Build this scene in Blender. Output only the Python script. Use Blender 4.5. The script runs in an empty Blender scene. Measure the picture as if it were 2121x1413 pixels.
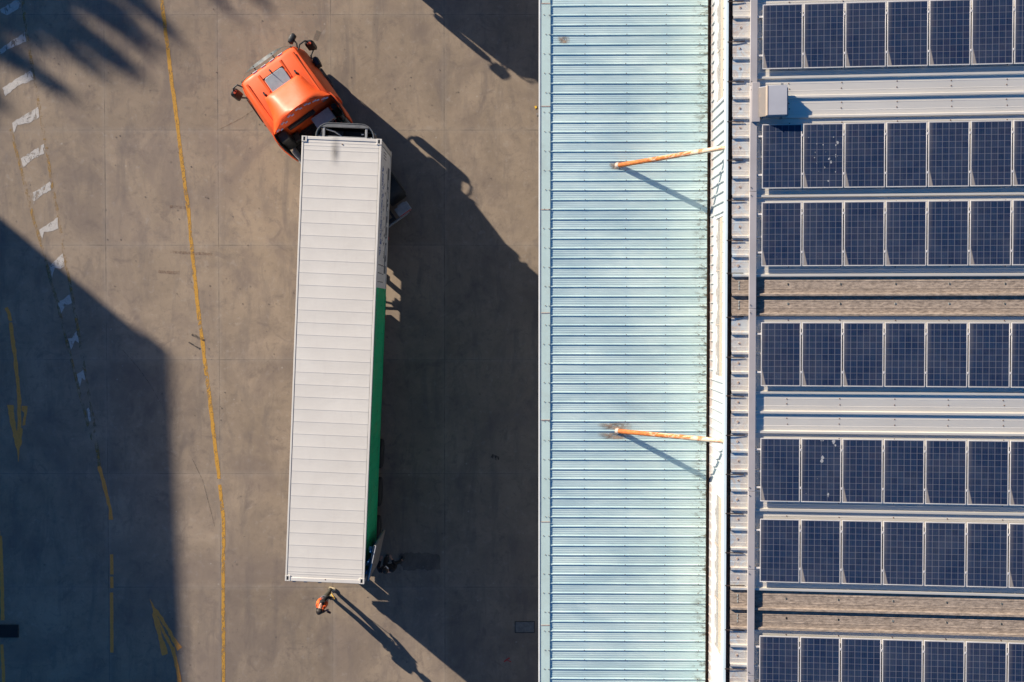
import bpy, bmesh, math, random
from mathutils import Vector, Matrix
R = math.radians
random.seed(7)
scene = bpy.context.scene
C = scene.collection

# ------------------------------------------------------------------ camera
FPX, CX, CY, H = 2423.0, 1060.5, 706.5, 40.0
TILT = 60.0 / FPX                      # optical axis leans a little to the south
cam_d = bpy.data.cameras.new('camera'); cam = bpy.data.objects.new('camera', cam_d); C.objects.link(cam)
cam.location = (0, 0, H); cam.rotation_euler = (-TILT, 0, 0)
cam_d.sensor_width = 36.0; cam_d.lens = 36.0 * FPX / 2121.0
cam_d.clip_start = 0.5; cam_d.clip_end = 2000
scene.camera = cam

def W(px, py, z=0.0):
    """world point at height z seen at photo pixel px, py"""
    ct, st = math.cos(TILT), math.sin(TILT)
    u, v = (px - CX) / FPX, (CY - py) / FPX
    d = Vector((u, v * ct - st, -v * st - ct))
    t = (z - H) / d.z
    return Vector((d.x * t, d.y * t, z))

# ------------------------------------------------------------------ light
SUN_EL = R(21.0)
SDX, SDY = 0.768, -0.640               # shadow direction on the ground
COT = 1 / math.tan(SUN_EL)
world = bpy.data.worlds.new("World"); scene.world = world; world.use_nodes = True
wn = world.node_tree; bg = wn.nodes['Background']
sky = wn.nodes.new('ShaderNodeTexSky'); sky.sky_type = 'NISHITA'; sky.sun_disc = False
sky.sun_elevation = SUN_EL; sky.sun_rotation = math.atan2(-SDX, -SDY)
sky.air_density = 0.85; sky.dust_density = 0.0; sky.ozone_density = 7.0
tint = wn.nodes.new('ShaderNodeMix'); tint.data_type = 'RGBA'; tint.blend_type = 'MULTIPLY'; tint.inputs[0].default_value = 1.0
tint.inputs[7].default_value = (0.52, 1.10, 1.28, 1)
wn.links.new(sky.outputs[0], tint.inputs[6]); wn.links.new(tint.outputs[2], bg.inputs[0]); bg.inputs[1].default_value = 0.055
sl = bpy.data.lights.new('sun', 'SUN'); so = bpy.data.objects.new('sun', sl); C.objects.link(so)
sl.energy = 5.0; sl.angle = R(0.5); sl.color = (1.0, 0.885, 0.745)
dirv = Vector((SDX * math.cos(SUN_EL), SDY * math.cos(SUN_EL), -math.sin(SUN_EL)))
so.rotation_euler = dirv.to_track_quat('-Z', 'Y').to_euler(); so.location = (-30, 30, 60)
scene.view_settings.view_transform = 'Standard'; scene.view_settings.look = 'None'
scene.view_settings.exposure = 0.95; scene.view_settings.gamma = 1

# ------------------------------------------------------------------ node helpers
class NT:
    def __init__(s, name, rough=0.6, metal=0.0, spec=None):
        s.m = bpy.data.materials.new(name); s.m.use_nodes = True
        s.t = s.m.node_tree; s.n = s.t.nodes; s.b = s.n['Principled BSDF']
        s.b.inputs['Roughness'].default_value = rough; s.b.inputs['Metallic'].default_value = metal
        if spec is not None: s.b.inputs['Specular IOR Level'].default_value = spec
        s.tc = s.n.new('ShaderNodeTexCoord'); s.obj = s.tc.outputs['Object']
    def set(s, i, v):
        if hasattr(v, 'is_output'): s.t.links.new(v, i)
        elif isinstance(v, tuple) and len(v) == 3 and i.type == 'RGBA': i.default_value = (*v, 1)
        else: i.default_value = v
    def node(s, kind, ins=None, **kw):
        nd = s.n.new(kind)
        for k, v in kw.items(): setattr(nd, k, v)
        for k, v in (ins or {}).items(): s.set(nd.inputs[k], v)
        return nd
    def math(s, op, a, b=0.0, c=None):
        ins = {0: a, 1: b}
        if c is not None: ins[2] = c
        return s.node('ShaderNodeMath', ins, operation=op).outputs[0]
    def sc(s, vec, sx, sy=None, sz=None):
        return s.node('ShaderNodeMapping', {'Vector': vec, 'Scale': (sx, sy if sy is not None else sx, sz if sz is not None else sx)}).outputs[0]
    def noise(s, vec, scale, detail=4, rough=0.55, dist=0.0):
        return s.node('ShaderNodeTexNoise', {'Vector': vec, 'Scale': scale, 'Detail': detail, 'Roughness': rough, 'Distortion': dist}).outputs[0]
    def ramp(s, f, a, b, lo=0.0, hi=1.0):
        return s.node('ShaderNodeMapRange', {'Value': f, 'From Min': a, 'From Max': b, 'To Min': lo, 'To Max': hi}).outputs[0]
    def mix(s, f, a, b, mode='MIX'):
        nd = s.n.new('ShaderNodeMix'); nd.data_type = 'RGBA'; nd.blend_type = mode
        s.set(nd.inputs[0], f); s.set(nd.inputs[6], a); s.set(nd.inputs[7], b)
        return nd.outputs[2]
    def sep(s, v):
        nd = s.node('ShaderNodeSeparateXYZ', {0: v}); return nd.outputs
    def bump(s, h, strength=0.3, dist=0.01):
        nd = s.node('ShaderNodeBump', {'Height': h, 'Strength': strength, 'Distance': dist})
        s.t.links.new(nd.outputs[0], s.b.inputs['Normal'])
    def color(s, c): s.set(s.b.inputs['Base Color'], c); return s
    def fade(s, alpha): s.set(s.b.inputs['Alpha'], alpha)

def worn(name, col, rough=0.5, metal=0.0, var=0.12, scale=3.0, dirt=None, dirt_amt=0.3, bump=0.0, spec=None, stretch=(1, 1, 1)):
    m = NT(name, rough, metal, spec)
    v = m.sc(m.obj, *stretch)
    n1 = m.noise(v, scale, 6, 0.6)
    dark = tuple(c * (1 - var) for c in col); lite = tuple(min(1, c * (1 + var)) for c in col)
    c = m.mix(m.ramp(n1, 0.3, 0.7), dark, lite)
    if dirt:
        n2 = m.noise(v, scale * 0.6 + 1.3, 8, 0.7, 0.4)
        c = m.mix(m.math('MULTIPLY', m.ramp(n2, 0.52, 0.72), dirt_amt), c, dirt)
    m.color(c)
    m.set(m.b.inputs['Roughness'], m.ramp(n1, 0.2, 0.8, max(0.05, rough - 0.12), min(1, rough + 0.15)))
    if bump: m.bump(m.noise(v, scale * 8, 5), bump, 0.01)
    return m.m

M = {}
# concrete yard
J0 = W(219, 508); JX = 3.853; JY = 3.912
def concrete():
    m = NT('yard concrete', 0.85, 0, 0.25)
    p = m.obj
    x, y, _ = m.sep(p)
    big = m.noise(p, 0.10, 4, 0.6); mid = m.noise(p, 0.55, 7, 0.68, 0.6); fin = m.noise(p, 3.4, 8, 0.72, 0.3)
    spk = m.noise(p, 42, 3, 0.6)
    stk = m.noise(m.sc(p, 1.6, 0.35, 1), 1.2, 6, 0.7, 0.5)
    c = m.mix(m.ramp(mid, 0.32, 0.68), (0.178, 0.141, 0.108), (0.300, 0.238, 0.178))
    c = m.mix(m.math('MULTIPLY', m.ramp(big, 0.38, 0.60), 0.4), c, (0.285, 0.220, 0.150))
    c = m.mix(m.math('MULTIPLY', m.ramp(stk, 0.50, 0.70), 0.75), c, (0.150, 0.125, 0.107))
    c = m.mix(m.math('MULTIPLY', m.ramp(fin, 0.54, 0.70), 0.55), c, (0.135, 0.110, 0.095))
    c = m.mix(m.math('MULTIPLY', m.ramp(fin, 0.44, 0.30), 0.35), c, (0.36, 0.32, 0.28))
    pat = m.noise(m.sc(p, 1, 0.8, 1), 0.33, 5, 0.62, 1.4)
    c = m.mix(m.math('MULTIPLY', m.ramp(pat, 0.50, 0.64), 0.5), c, (0.158, 0.126, 0.108))
    ptc = m.noise(p, 1.35, 7, 0.75, 1.0)
    c = m.mix(m.math('MULTIPLY', m.ramp(ptc, 0.55, 0.68), 0.62), c, (0.140, 0.112, 0.096))
    # slab-to-slab difference
    u = m.math('DIVIDE', m.math('SUBTRACT', x, J0.x), JX); v = m.math('DIVIDE', m.math('SUBTRACT', y, J0.y), JY)
    cell = m.node('ShaderNodeCombineXYZ', {0: m.math('FLOOR', u), 1: m.math('FLOOR', v)}).outputs[0]
    wnz = m.node('ShaderNodeTexWhiteNoise', {0: cell}, noise_dimensions='2D').outputs[0]
    g = m.ramp(wnz, 0, 1, 0.91, 1.08)
    gc = m.node('ShaderNodeCombineXYZ', {0: g, 1: g, 2: g}).outputs[0]
    c = m.mix(1.0, c, gc, 'MULTIPLY')
    # blackened spots
    vo = m.node('ShaderNodeTexVoronoi', {'Vector': m.mix(0.04, p, m.node('ShaderNodeTexNoise', {'Vector': p, 'Scale': 4.0}).outputs[1]), 'Scale': 0.9}).outputs[0]
    c = m.mix(m.math('MULTIPLY', m.ramp(vo, 0.045, 0.02), 0.55), c, (0.09, 0.075, 0.065))
    vo2 = m.node('ShaderNodeTexVoronoi', {'Vector': p, 'Scale': 2.3}).outputs[0]
    c = m.mix(m.math('MULTIPLY', m.ramp(vo2, 0.05, 0.02), 0.5), c, (0.10, 0.085, 0.075))
    vo3 = m.node('ShaderNodeTexVoronoi', {'Vector': m.sc(p, 1.01, 0.97, 1), 'Scale': 1.3}).outputs[0]
    c = m.mix(m.math('MULTIPLY', m.ramp(vo3, 0.05, 0.015), 0.4), c, (0.42, 0.39, 0.35))
    c = m.mix(m.math('MULTIPLY', m.ramp(spk, 0.62, 0.75), 0.25), c, (0.13, 0.11, 0.10))
    # broad oil-dulled band where vehicles stand under the building edge
    # sawn joints
    wob = m.math('MULTIPLY', m.math('SUBTRACT', m.noise(p, 2.2, 5, 0.7), 0.5), 0.006)
    du = m.math('ABSOLUTE', m.math('ADD', m.math('MULTIPLY', m.math('SUBTRACT', u, m.math('ROUND', u)), JX), wob))
    dv = m.math('ABSOLUTE', m.math('ADD', m.math('MULTIPLY', m.math('SUBTRACT', v, m.math('ROUND', v)), JY), wob))
    gap = m.noise(p, 0.9, 4, 0.7)
    wid = m.ramp(gap, 0.40, 0.72, 0.006, 0.022)
    ju = m.math('LESS_THAN', du, wid); jv = m.math('LESS_THAN', dv, m.math('MULTIPLY', wid, 0.75))
    j = m.math('MAXIMUM', ju, jv)
    c = m.mix(m.math('MULTIPLY', j, m.ramp(gap, 0.35, 0.70, 0.22, 0.75)), c, (0.05, 0.042, 0.036))
    hj = m.math('MULTIPLY', m.ramp(m.math('MINIMUM', du, dv), 0.16, 0.0), 0.10)
    c = m.mix(hj, c, (0.36, 0.33, 0.29))
    m.color(c)
    m.set(m.b.inputs['Roughness'], m.ramp(mid, 0.3, 0.7, 0.78, 0.95))
    m.bump(m.math('ADD', m.math('MULTIPLY', fin, 0.6), m.math('MULTIPLY', spk, 0.4)), 0.35, 0.012)
    return m.m
M['concrete'] = concrete()

def paint(name, col, keep=0.5, sharp=0.05, scale=6.0):
    m = NT(name, 0.75, 0, 0.3)
    n = m.noise(m.sc(m.obj, 1.5, 0.8, 1), scale, 9, 0.78, 0.7); n2 = m.noise(m.obj, 1.1, 4, 0.6)
    v = m.math('ADD', m.math('MULTIPLY', n, 0.72), m.math('MULTIPLY', n2, 0.28))
    m.color(m.mix(m.ramp(m.noise(m.obj, 14, 5, 0.7), 0.3, 0.75), tuple(c * 0.72 for c in col), col))
    m.fade(m.ramp(v, keep + sharp, keep - sharp, 0.0, 0.97))
    return m.m
M['yellow'] = paint('yellow paint', (0.50, 0.27, 0.045), 0.55)
M['yellow_solid'] = paint('solid yellow paint', (0.80, 0.335, 0.075), 0.64)  # less worn coat, colour brightened for the markings lying in shadow
M['yellow_worn'] = paint('worn yellow paint', (0.40, 0.235, 0.06), 0.455, 0.07)
M['yellow_ghost'] = paint('ghost yellow paint', (0.33, 0.24, 0.14), 0.46, 0.20)
M['white_paint'] = paint('white road paint', (0.50, 0.47, 0.43), 0.545, 0.03, 4.0)
M['rubber_mark'] = paint('tyre rubber mark', (0.055, 0.05, 0.05), 0.50, 0.08, 9)
M['red_mark'] = paint('reddish scuff', (0.21, 0.13, 0.095), 0.43, 0.15, 3)
M['darker'] = paint('damp patch', (0.165, 0.140, 0.118), 0.42, 0.4, 1.2)

M['orange'] = worn('orange truck paint', (0.81, 0.098, 0.010), 0.62, 0, 0.05, 1.5, (0.55, 0.16, 0.07), 0.25, spec=0.5)
M['orange'].node_tree.nodes['Principled BSDF'].inputs['Coat Weight'].default_value = 0.12
M['orange'].node_tree.nodes['Principled BSDF'].inputs['Coat Roughness'].default_value = 0.3
M['cap_orange'] = worn('dull orange mirror cap', (0.42, 0.05, 0.012), 0.5, 0, 0.1, 6)
M['black'] = worn('black plastic', (0.016, 0.017, 0.018), 0.5, 0, 0.3, 6, (0.06, 0.055, 0.05), 0.4)
M['chassis'] = worn('dusty black steel', (0.022, 0.022, 0.024), 0.65, 0.1, 0.4, 5, (0.10, 0.085, 0.07), 0.5, 0.1)
M['tyre'] = worn('tyre rubber', (0.018, 0.018, 0.018), 0.85, 0, 0.3, 8, (0.08, 0.07, 0.06), 0.4, 0.2)
M['grey_metal'] = worn('grey metal', (0.26, 0.27, 0.28), 0.5, 0.3, 0.2, 5, (0.14, 0.12, 0.10), 0.4)
M['deck_grey'] = worn('dark grey steel', (0.12, 0.125, 0.13), 0.6, 0.2, 0.2, 5)
M['pale_metal'] = worn('pale painted metal', (0.50, 0.51, 0.52), 0.5, 0.1, 0.12, 5, (0.24, 0.2, 0.17), 0.4)
M['hatch'] = worn('smoked roof glass', (0.31, 0.32, 0.33), 0.3, 0, 0.08, 4)
M['visor'] = worn('smoked visor', (0.075, 0.08, 0.075), 0.3, 0, 0.15, 5)
M['glass_dark'] = worn('dark window glass', (0.02, 0.025, 0.03), 0.08, 0, 0.1, 3)
M['tape'] = worn('white reflective tape', (0.75, 0.76, 0.76), 0.4, 0, 0.1, 20)
M['blue_steel'] = worn('blue painted steel', (0.03, 0.10, 0.20), 0.5, 0, 0.2, 6)
M['navy'] = worn('dark blue panel', (0.012, 0.03, 0.055), 0.5, 0, 0.3, 6)
M['red'] = worn('red lamp lens', (0.45, 0.03, 0.02), 0.3, 0, 0.1, 6)
M['green_hose'] = worn('green hose', (0.03, 0.12, 0.07), 0.5, 0, 0.1, 6)
M['red_hose'] = worn('red hose', (0.35, 0.03, 0.02), 0.5, 0, 0.1, 6)

def container_white():
    m = NT('white container paint', 0.5, 0, 0.4)
    p = m.obj
    n1 = m.noise(p, 0.8, 6, 0.65, 0.3); n2 = m.noise(m.sc(p, 3, 0.35, 1), 2.4, 7, 0.7, 0.4)
    c = m.mix(m.ramp(n1, 0.3, 0.7), (0.58, 0.545, 0.485), (0.64, 0.605, 0.54))
    c = m.mix(m.math('MULTIPLY', m.ramp(n2, 0.55, 0.75), 0.25), c, (0.50, 0.45, 0.41))
    vo = m.node('ShaderNodeTexVoronoi', {'Vector': p, 'Scale': 3.1}).outputs[0]
    c = m.mix(m.math('MULTIPLY', m.ramp(vo, 0.03, 0.012), 0.5), c, (0.30, 0.26, 0.23))
    m.color(c); m.bump(m.noise(m.sc(p, 1, 2.2, 1), 2.2, 4, 0.6), 0.25, 0.012)
    return m.m
M['cwhite'] = container_white()
def soot():
    m = NT('sooty roof smear', 0.8)
    p = m.obj
    x, y, _ = m.sep(p)
    n = m.noise(m.sc(p, 2.5, 1, 1), 3, 6, 0.7)
    a = m.math('MULTIPLY', m.ramp(m.math('ABSOLUTE', x), 0.0, 0.16, 1, 0), m.ramp(m.math('ABSOLUTE', y), 0.05, 0.50, 1, 0))
    m.color((0.10, 0.09, 0.085)); m.fade(m.math('MULTIPLY', m.math('MULTIPLY', a, m.ramp(n, 0.25, 0.65, 0.4, 1.0)), 0.6))
    return m.m
M['soot'] = soot()
M['cwhite_lifted'] = worn('lifted white container paint', (0.80, 0.775, 0.735), 0.5, 0, 0.05, 1.2, (0.45, 0.38, 0.30), 0.35)  # container white lightened to imitate bounced light on the shaded side
def cgreen():
    m = NT('green container paint', 0.5)
    p = m.obj
    n = m.noise(m.sc(p, 1, 0.7, 1), 1.6, 7, 0.7, 0.6)
    c = m.mix(m.ramp(m.noise(p, 0.7, 4), 0.3, 0.7), (0.006, 0.40, 0.16), (0.012, 0.52, 0.22))
    c = m.mix(m.math('MULTIPLY', m.ramp(n, 0.52, 0.75), 0.5), c, (0.25, 0.27, 0.09))
    m.color(c)
    return m.m
M['cgreen'] = cgreen()
M['ink_blue'] = worn('blue lettering', (0.03, 0.10, 0.33), 0.6, 0, 0.2, 20)
M['ink_black'] = worn('black lettering', (0.04, 0.04, 0.045), 0.6, 0, 0.2, 20)
M['band_grey'] = worn('grey band', (0.15, 0.16, 0.18), 0.6, 0, 0.2, 6)
M['door_inner'] = worn('grey inner door lining', (0.24, 0.21, 0.185), 0.5, 0, 0.15, 3, (0.2, 0.16, 0.12), 0.5)

def canopy_sheet():
    m = NT('pale cyan roof sheet', 0.42, 0.6, 0.5)
    p = m.obj
    x, y, _ = m.sep(p)
    n1 = m.noise(m.sc(p, 0.5, 1.4, 1), 0.9, 6, 0.65, 0.3); n2 = m.noise(m.sc(p, 0.9, 9, 1), 1.8, 6, 0.7, 0.2)
    c = m.mix(m.ramp(n1, 0.32, 0.68), (0.59, 0.765, 0.745), (0.71, 0.84, 0.785))
    c = m.mix(m.math('MULTIPLY', m.ramp(n2, 0.50, 0.70), 0.45), c, (0.54, 0.745, 0.78))
    # faint laps across the sheets
    for lx in (W(1211, 700, 7.7).x, W(1296, 700, 7.7).x, W(1378, 700, 7.7).x):
        d = m.math('ABSOLUTE', m.math('SUBTRACT', x, lx))
        c = m.mix(m.math('MULTIPLY', m.ramp(d, 0.16, 0.02), 0.28), c, (0.54, 0.73, 0.77))
    # moss and dirt at the gutter end, rust specks
    g = m.ramp(x, 4.9, 5.40)
    ng = m.noise(m.sc(p, 1.2, 5, 1), 2.6, 8, 0.78, 0.8)
    gg = m.math('MULTIPLY', g, m.ramp(ng, 0.50, 0.64))
    c = m.mix(m.math('MULTIPLY', gg, 0.6), c, (0.42, 0.43, 0.33))
    ng2 = m.noise(m.sc(p, 1.2, 3.0, 1), 3.0, 8, 0.8, 0.6)
    c = m.mix(m.math('MULTIPLY', m.math('MULTIPLY', g, m.ramp(ng2, 0.52, 0.58)), 0.95), c, (0.14, 0.12, 0.075))
    ns = m.noise(m.sc(p, 0.8, 5, 1), 1.5, 8, 0.75, 0.2)
    c = m.mix(m.math('MULTIPLY', m.ramp(ns, 0.68, 0.78), 0.55), c, (0.30, 0.30, 0.24))
    m.color(c); m.set(m.b.inputs['Roughness'], m.ramp(n1, 0.3, 0.7, 0.38, 0.55))
    m.bump(m.noise(m.sc(p, 0.6, 3, 1), 3, 4), 0.15, 0.01)
    return m.m
M['canopy'] = canopy_sheet()
M['flash'] = worn('pale green edge flashing', (0.44, 0.56, 0.53), 0.45, 0, 0.07, 0.9, (0.30, 0.30, 0.25), 0.25)
M['white_edge'] = worn('white edge trim', (0.66, 0.67, 0.65), 0.4, 0, 0.05, 2)
def roof_sheet():
    m = NT('pale grey roof sheet', 0.45, 0.65, 0.5)
    p = m.obj
    x, y, _ = m.sep(p)
    n1 = m.noise(m.sc(p, 0.35, 1.2, 1), 1.0, 6, 0.65, 0.3); n2 = m.noise(m.sc(p, 0.4, 6, 1), 2.2, 6, 0.7, 0.2)
    c = m.mix(m.ramp(n1, 0.3, 0.7), (0.79, 0.735, 0.63), (0.88, 0.825, 0.71))
    c = m.mix(m.math('MULTIPLY', m.ramp(n2, 0.52, 0.72), 0.30), c, (0.66, 0.66, 0.60))
    e = m.ramp(x, 6.25, 5.6)
    ne = m.noise(m.sc(p, 1.1, 1.0, 1), 2.0, 8, 0.7, 1.2)
    c = m.mix(m.math('MULTIPLY', m.math('MULTIPLY', e, m.ramp(ne, 0.42, 0.58)), 0.7), c, (0.62, 0.76, 0.82))
    ring = m.math('MULTIPLY', m.ramp(m.math('ABSOLUTE', m.math('SUBTRACT', ne, 0.50)), 0.045, 0.0), e)
    c = m.mix(m.math('MULTIPLY', ring, 0.55), c, (0.70, 0.45, 0.27))
    nr = m.noise(p, 3.5, 8, 0.8, 0.8)
    c = m.mix(m.math('MULTIPLY', m.math('MULTIPLY', m.ramp(x, 6.05, 5.6), m.ramp(nr, 0.5, 0.64)), 0.6), c, (0.66, 0.48, 0.36))
    m.color(c); m.bump(m.noise(m.sc(p, 0.4, 2, 1), 3, 4), 0.12, 0.01)
    return m.m
M['roof'] = roof_sheet()
def fibre():
    m = NT('weathered fibre skylight', 0.85)
    p = m.obj
    n = m.noise(m.sc(p, 0.5, 1.4, 1), 14, 7, 0.75); n1 = m.noise(m.sc(p, 0.3, 2, 1), 2.0, 5, 0.6)
    c = m.mix(m.ramp(n, 0.35, 0.65), (0.13, 0.10, 0.078), (0.40, 0.32, 0.25))
    c = m.mix(m.math('MULTIPLY', m.ramp(n1, 0.45, 0.7), 0.4), c, (0.20, 0.165, 0.135))
    m.color(c); m.bump(n, 0.6, 0.02)
    return m.m
M['fibre'] = fibre()
def wallm():
    m = NT('white wall cladding', 0.5)
    p = m.obj
    x, y, z = m.sep(p)
    c = m.mix(m.ramp(m.noise(p, 1.5, 5), 0.3, 0.7), (0.40, 0.425, 0.43), (0.46, 0.48, 0.475))
    nz = m.noise(m.sc(p, 1, 2.5, 1), 1.6, 7, 0.75, 0.5)
    st = m.math('MULTIPLY', m.ramp(z, 8.15, 7.75), m.ramp(nz, 0.40, 0.60))
    c = m.mix(m.math('MULTIPLY', st, 0.75), c, (0.42, 0.29, 0.22))
    m.color(c); return m.m
M['wall'] = wallm()
M['gutter'] = worn('dirty dark gutter', (0.20, 0.13, 0.085), 0.9, 0, 0.5, 4, (0.10, 0.06, 0.04), 0.6, 0.4)
M['rust_dark'] = worn('dark rusty steel', (0.035, 0.022, 0.018), 0.85, 0, 0.4, 10, (0.16, 0.07, 0.03), 0.6)
M['tray'] = worn('grey cable tray', (0.40, 0.37, 0.36), 0.5, 0.1, 0.06, 1.2, (0.30, 0.26, 0.23), 0.3)
M['box_grey'] = worn('grey enclosure', (0.34, 0.345, 0.375), 0.5, 0.1, 0.04, 2)
M['box_side'] = worn('weathered enclosure side', (0.17, 0.145, 0.125), 0.55, 0.1, 0.08, 4, (0.4, 0.25, 0.16), 0.3)
M['alu'] = worn('aluminium', (0.60, 0.57, 0.54), 0.4, 0.25, 0.06, 5)
M['rusty_screw'] = worn('rusty screw', (0.13, 0.07, 0.045), 0.8, 0, 0.4, 20)
M['washer'] = worn('rust tinted washer', (0.46, 0.36, 0.29), 0.7, 0, 0.3, 20)
M['beige'] = worn('beige window frame', (0.43, 0.34, 0.255), 0.5, 0, 0.08, 3)
M['pane'] = worn('grey wired pane', (0.235, 0.205, 0.18), 0.2, 0, 0.25, 1.2)
M['blockwall'] = worn('grey building wall', (0.42, 0.40, 0.37), 0.8, 0, 0.1, 0.5)
M['dim'] = worn('dark loading bay wall', (0.16, 0.17, 0.18), 0.8, 0, 0.1, 0.5)
M['bark'] = worn('tree bark', (0.10, 0.07, 0.05), 0.9, 0, 0.3, 5)
M['leaf'] = worn('green foliage', (0.045, 0.085, 0.025), 0.7, 0, 0.3, 2)
M['drop'] = worn('bird droppings', (0.26, 0.265, 0.28), 0.8, 0, 0.2, 30)
M['skin'] = worn('skin', (0.42, 0.22, 0.15), 0.55, 0, 0.05, 10)
M['hair'] = worn('dark brown hair', (0.022, 0.016, 0.012), 0.6, 0, 0.5, 40)
M['black_cloth'] = worn('black cloth', (0.012, 0.012, 0.014), 0.85, 0, 0.4, 12)
M['olive_cloth'] = worn('dark olive cloth', (0.06, 0.058, 0.045), 0.9, 0, 0.3, 12)
M['vest'] = worn('hi-vis orange cloth', (0.90, 0.13, 0.02), 0.7, 0, 0.08, 10)
M['silver'] = worn('silver reflective strip', (0.30, 0.32, 0.42), 0.4, 0.2, 0.1, 10)
M['shoe'] = worn('cream boots', (0.55, 0.46, 0.30), 0.7, 0, 0.1, 20)
M['shirt'] = worn('white shirt', (0.75, 0.77, 0.82), 0.8, 0, 0.04, 10)
M['tool_yellow'] = worn('yellow tool', (0.75, 0.45, 0.03), 0.5, 0, 0.05, 10)

def rust_pole():
    m = NT('rusting cream pipe', 0.75)
    p = m.obj
    x, y, z = m.sep(p)
    n = m.noise(m.sc(p, 1, 1, 0.45), 9, 8, 0.75, 0.7)
    k = m.ramp(z, 0.0, 3.4, 0.14, -0.13)
    f = m.ramp(m.math('ADD', n, k), 0.38, 0.52)
    n2 = m.noise(m.sc(p, 1, 1, 0.5), 16, 6, 0.7)
    c = m.mix(m.ramp(n2, 0.35, 0.65), (0.34, 0.075, 0.012), (0.62, 0.19, 0.03))
    m.color(m.mix(f, (0.66, 0.55, 0.38), c)); m.bump(n, 0.4, 0.01)
    return m.m
M['rust_pole'] = rust_pole()
def rust_stain():
    m = NT('rust and soot stain', 0.8)
    p = m.obj
    n = m.noise(m.sc(p, 1.2, 3, 1), 4, 8, 0.8, 0.8)
    ln = m.node('ShaderNodeVectorMath', {0: m.sc(p, 1.0, 1.5, 0)}, operation='LENGTH').outputs['Value']
    a = m.math('MULTIPLY', m.ramp(ln, 0.34, 0.10), m.ramp(n, 0.38, 0.56))
    m.color(m.mix(m.ramp(m.noise(p, 7, 4), 0.4, 0.6), (0.13, 0.10, 0.08), (0.34, 0.24, 0.17)))
    m.fade(m.math('MULTIPLY', a, 0.95))
    return m.m
M['rust_stain'] = rust_stain()

PW, PL = 0.985, 1.615
def cells():
    m = NT('solar cells under glass', 0.22, 0, 0.35)
    p = m.obj
    x, y, _ = m.sep(p)
    mx, my = 0.022, 0.028
    u = m.math('MULTIPLY', m.math('SUBTRACT', x, mx), 6 / (PW - 2 * mx)); v = m.math('MULTIPLY', m.math('SUBTRACT', y, my), 10 / (PL - 2 * my))
    rnd = m.node('ShaderNodeObjectInfo').outputs['Random']
    cell = m.node('ShaderNodeCombineXYZ', {0: m.math('FLOOR', u), 1: m.math('FLOOR', v), 2: m.math('MULTIPLY', rnd, 91.0)}).outputs[0]
    w = m.node('ShaderNodeTexWhiteNoise', {0: cell}, noise_dimensions='3D')
    c = m.mix(m.ramp(w.outputs[0], 0, 1), (0.006, 0.014, 0.040), (0.011, 0.024, 0.057))
    c = m.mix(m.math('MULTIPLY', m.ramp(m.math('ADD', m.math('MULTIPLY', w.outputs[0], 3.7), rnd), 3.4, 4.4), 0.5), c, (0.016, 0.014, 0.032))
    vor = m.node('ShaderNodeTexVoronoi', {'Vector': p, 'Scale': 60.0}).outputs[1]
    c = m.mix(0.10, c, m.mix(1.0, vor, (0.04, 0.07, 0.15), 'MULTIPLY'))
    # busbars (vertical), faint
    fb = m.math('ABSOLUTE', m.math('SUBTRACT', m.math('FRACT', m.math('MULTIPLY', u, 4.0)), 0.5))
    c = m.mix(m.math('MULTIPLY', m.ramp(fb, 0.10, 0.03), 0.22), c, (0.12, 0.16, 0.24))
    fu = m.math('ABSOLUTE', m.math('SUBTRACT', u, m.math('ROUND', u))); fv = m.math('ABSOLUTE', m.math('SUBTRACT', v, m.math('ROUND', v)))
    ln = m.math('MAXIMUM', m.ramp(fu, 0.040, 0.022), m.ramp(fv, 0.032, 0.014))
    c = m.mix(m.math('MULTIPLY', ln, 0.72), c, (0.17, 0.17, 0.20))
    # dust film and the wedge of dirt in the lower left corner
    d = m.noise(p, 3.0, 6, 0.7); d0 = m.noise(m.node('ShaderNodeVectorMath', {0: p, 1: m.node('ShaderNodeCombineXYZ', {0: m.math('MULTIPLY', rnd, 37.0)}).outputs[0]}, operation='ADD').outputs[0], 1.3, 4, 0.6)
    c = m.mix(m.ramp(d0, 0.40, 0.75, 0.0, 0.08), c, (0.26, 0.25, 0.25))
    edge = m.math('MULTIPLY', m.ramp(x, 0.13, 0.02), m.ramp(y, 0.3, 1.6, 0.05, 0.30))
    c = m.mix(edge, c, (0.27, 0.24, 0.22))
    tri = m.math('SUBTRACT', m.math('MULTIPLY', m.math('SUBTRACT', 0.50, y), 0.22), m.math('SUBTRACT', x, 0.01))
    tri = m.math('MULTIPLY', m.ramp(tri, -0.012, 0.012), m.math('GREATER_THAN', rnd, 0.28))
    c = m.mix(m.math('MULTIPLY', tri, m.ramp(d, 0.2, 0.7, 0.5, 0.95)), c, (0.30, 0.265, 0.23))
    m.color(c); m.set(m.b.inputs['Roughness'], m.ramp(d, 0.3, 0.7, 0.15, 0.32))
    return m.m
M['cells'] = cells()

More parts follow.
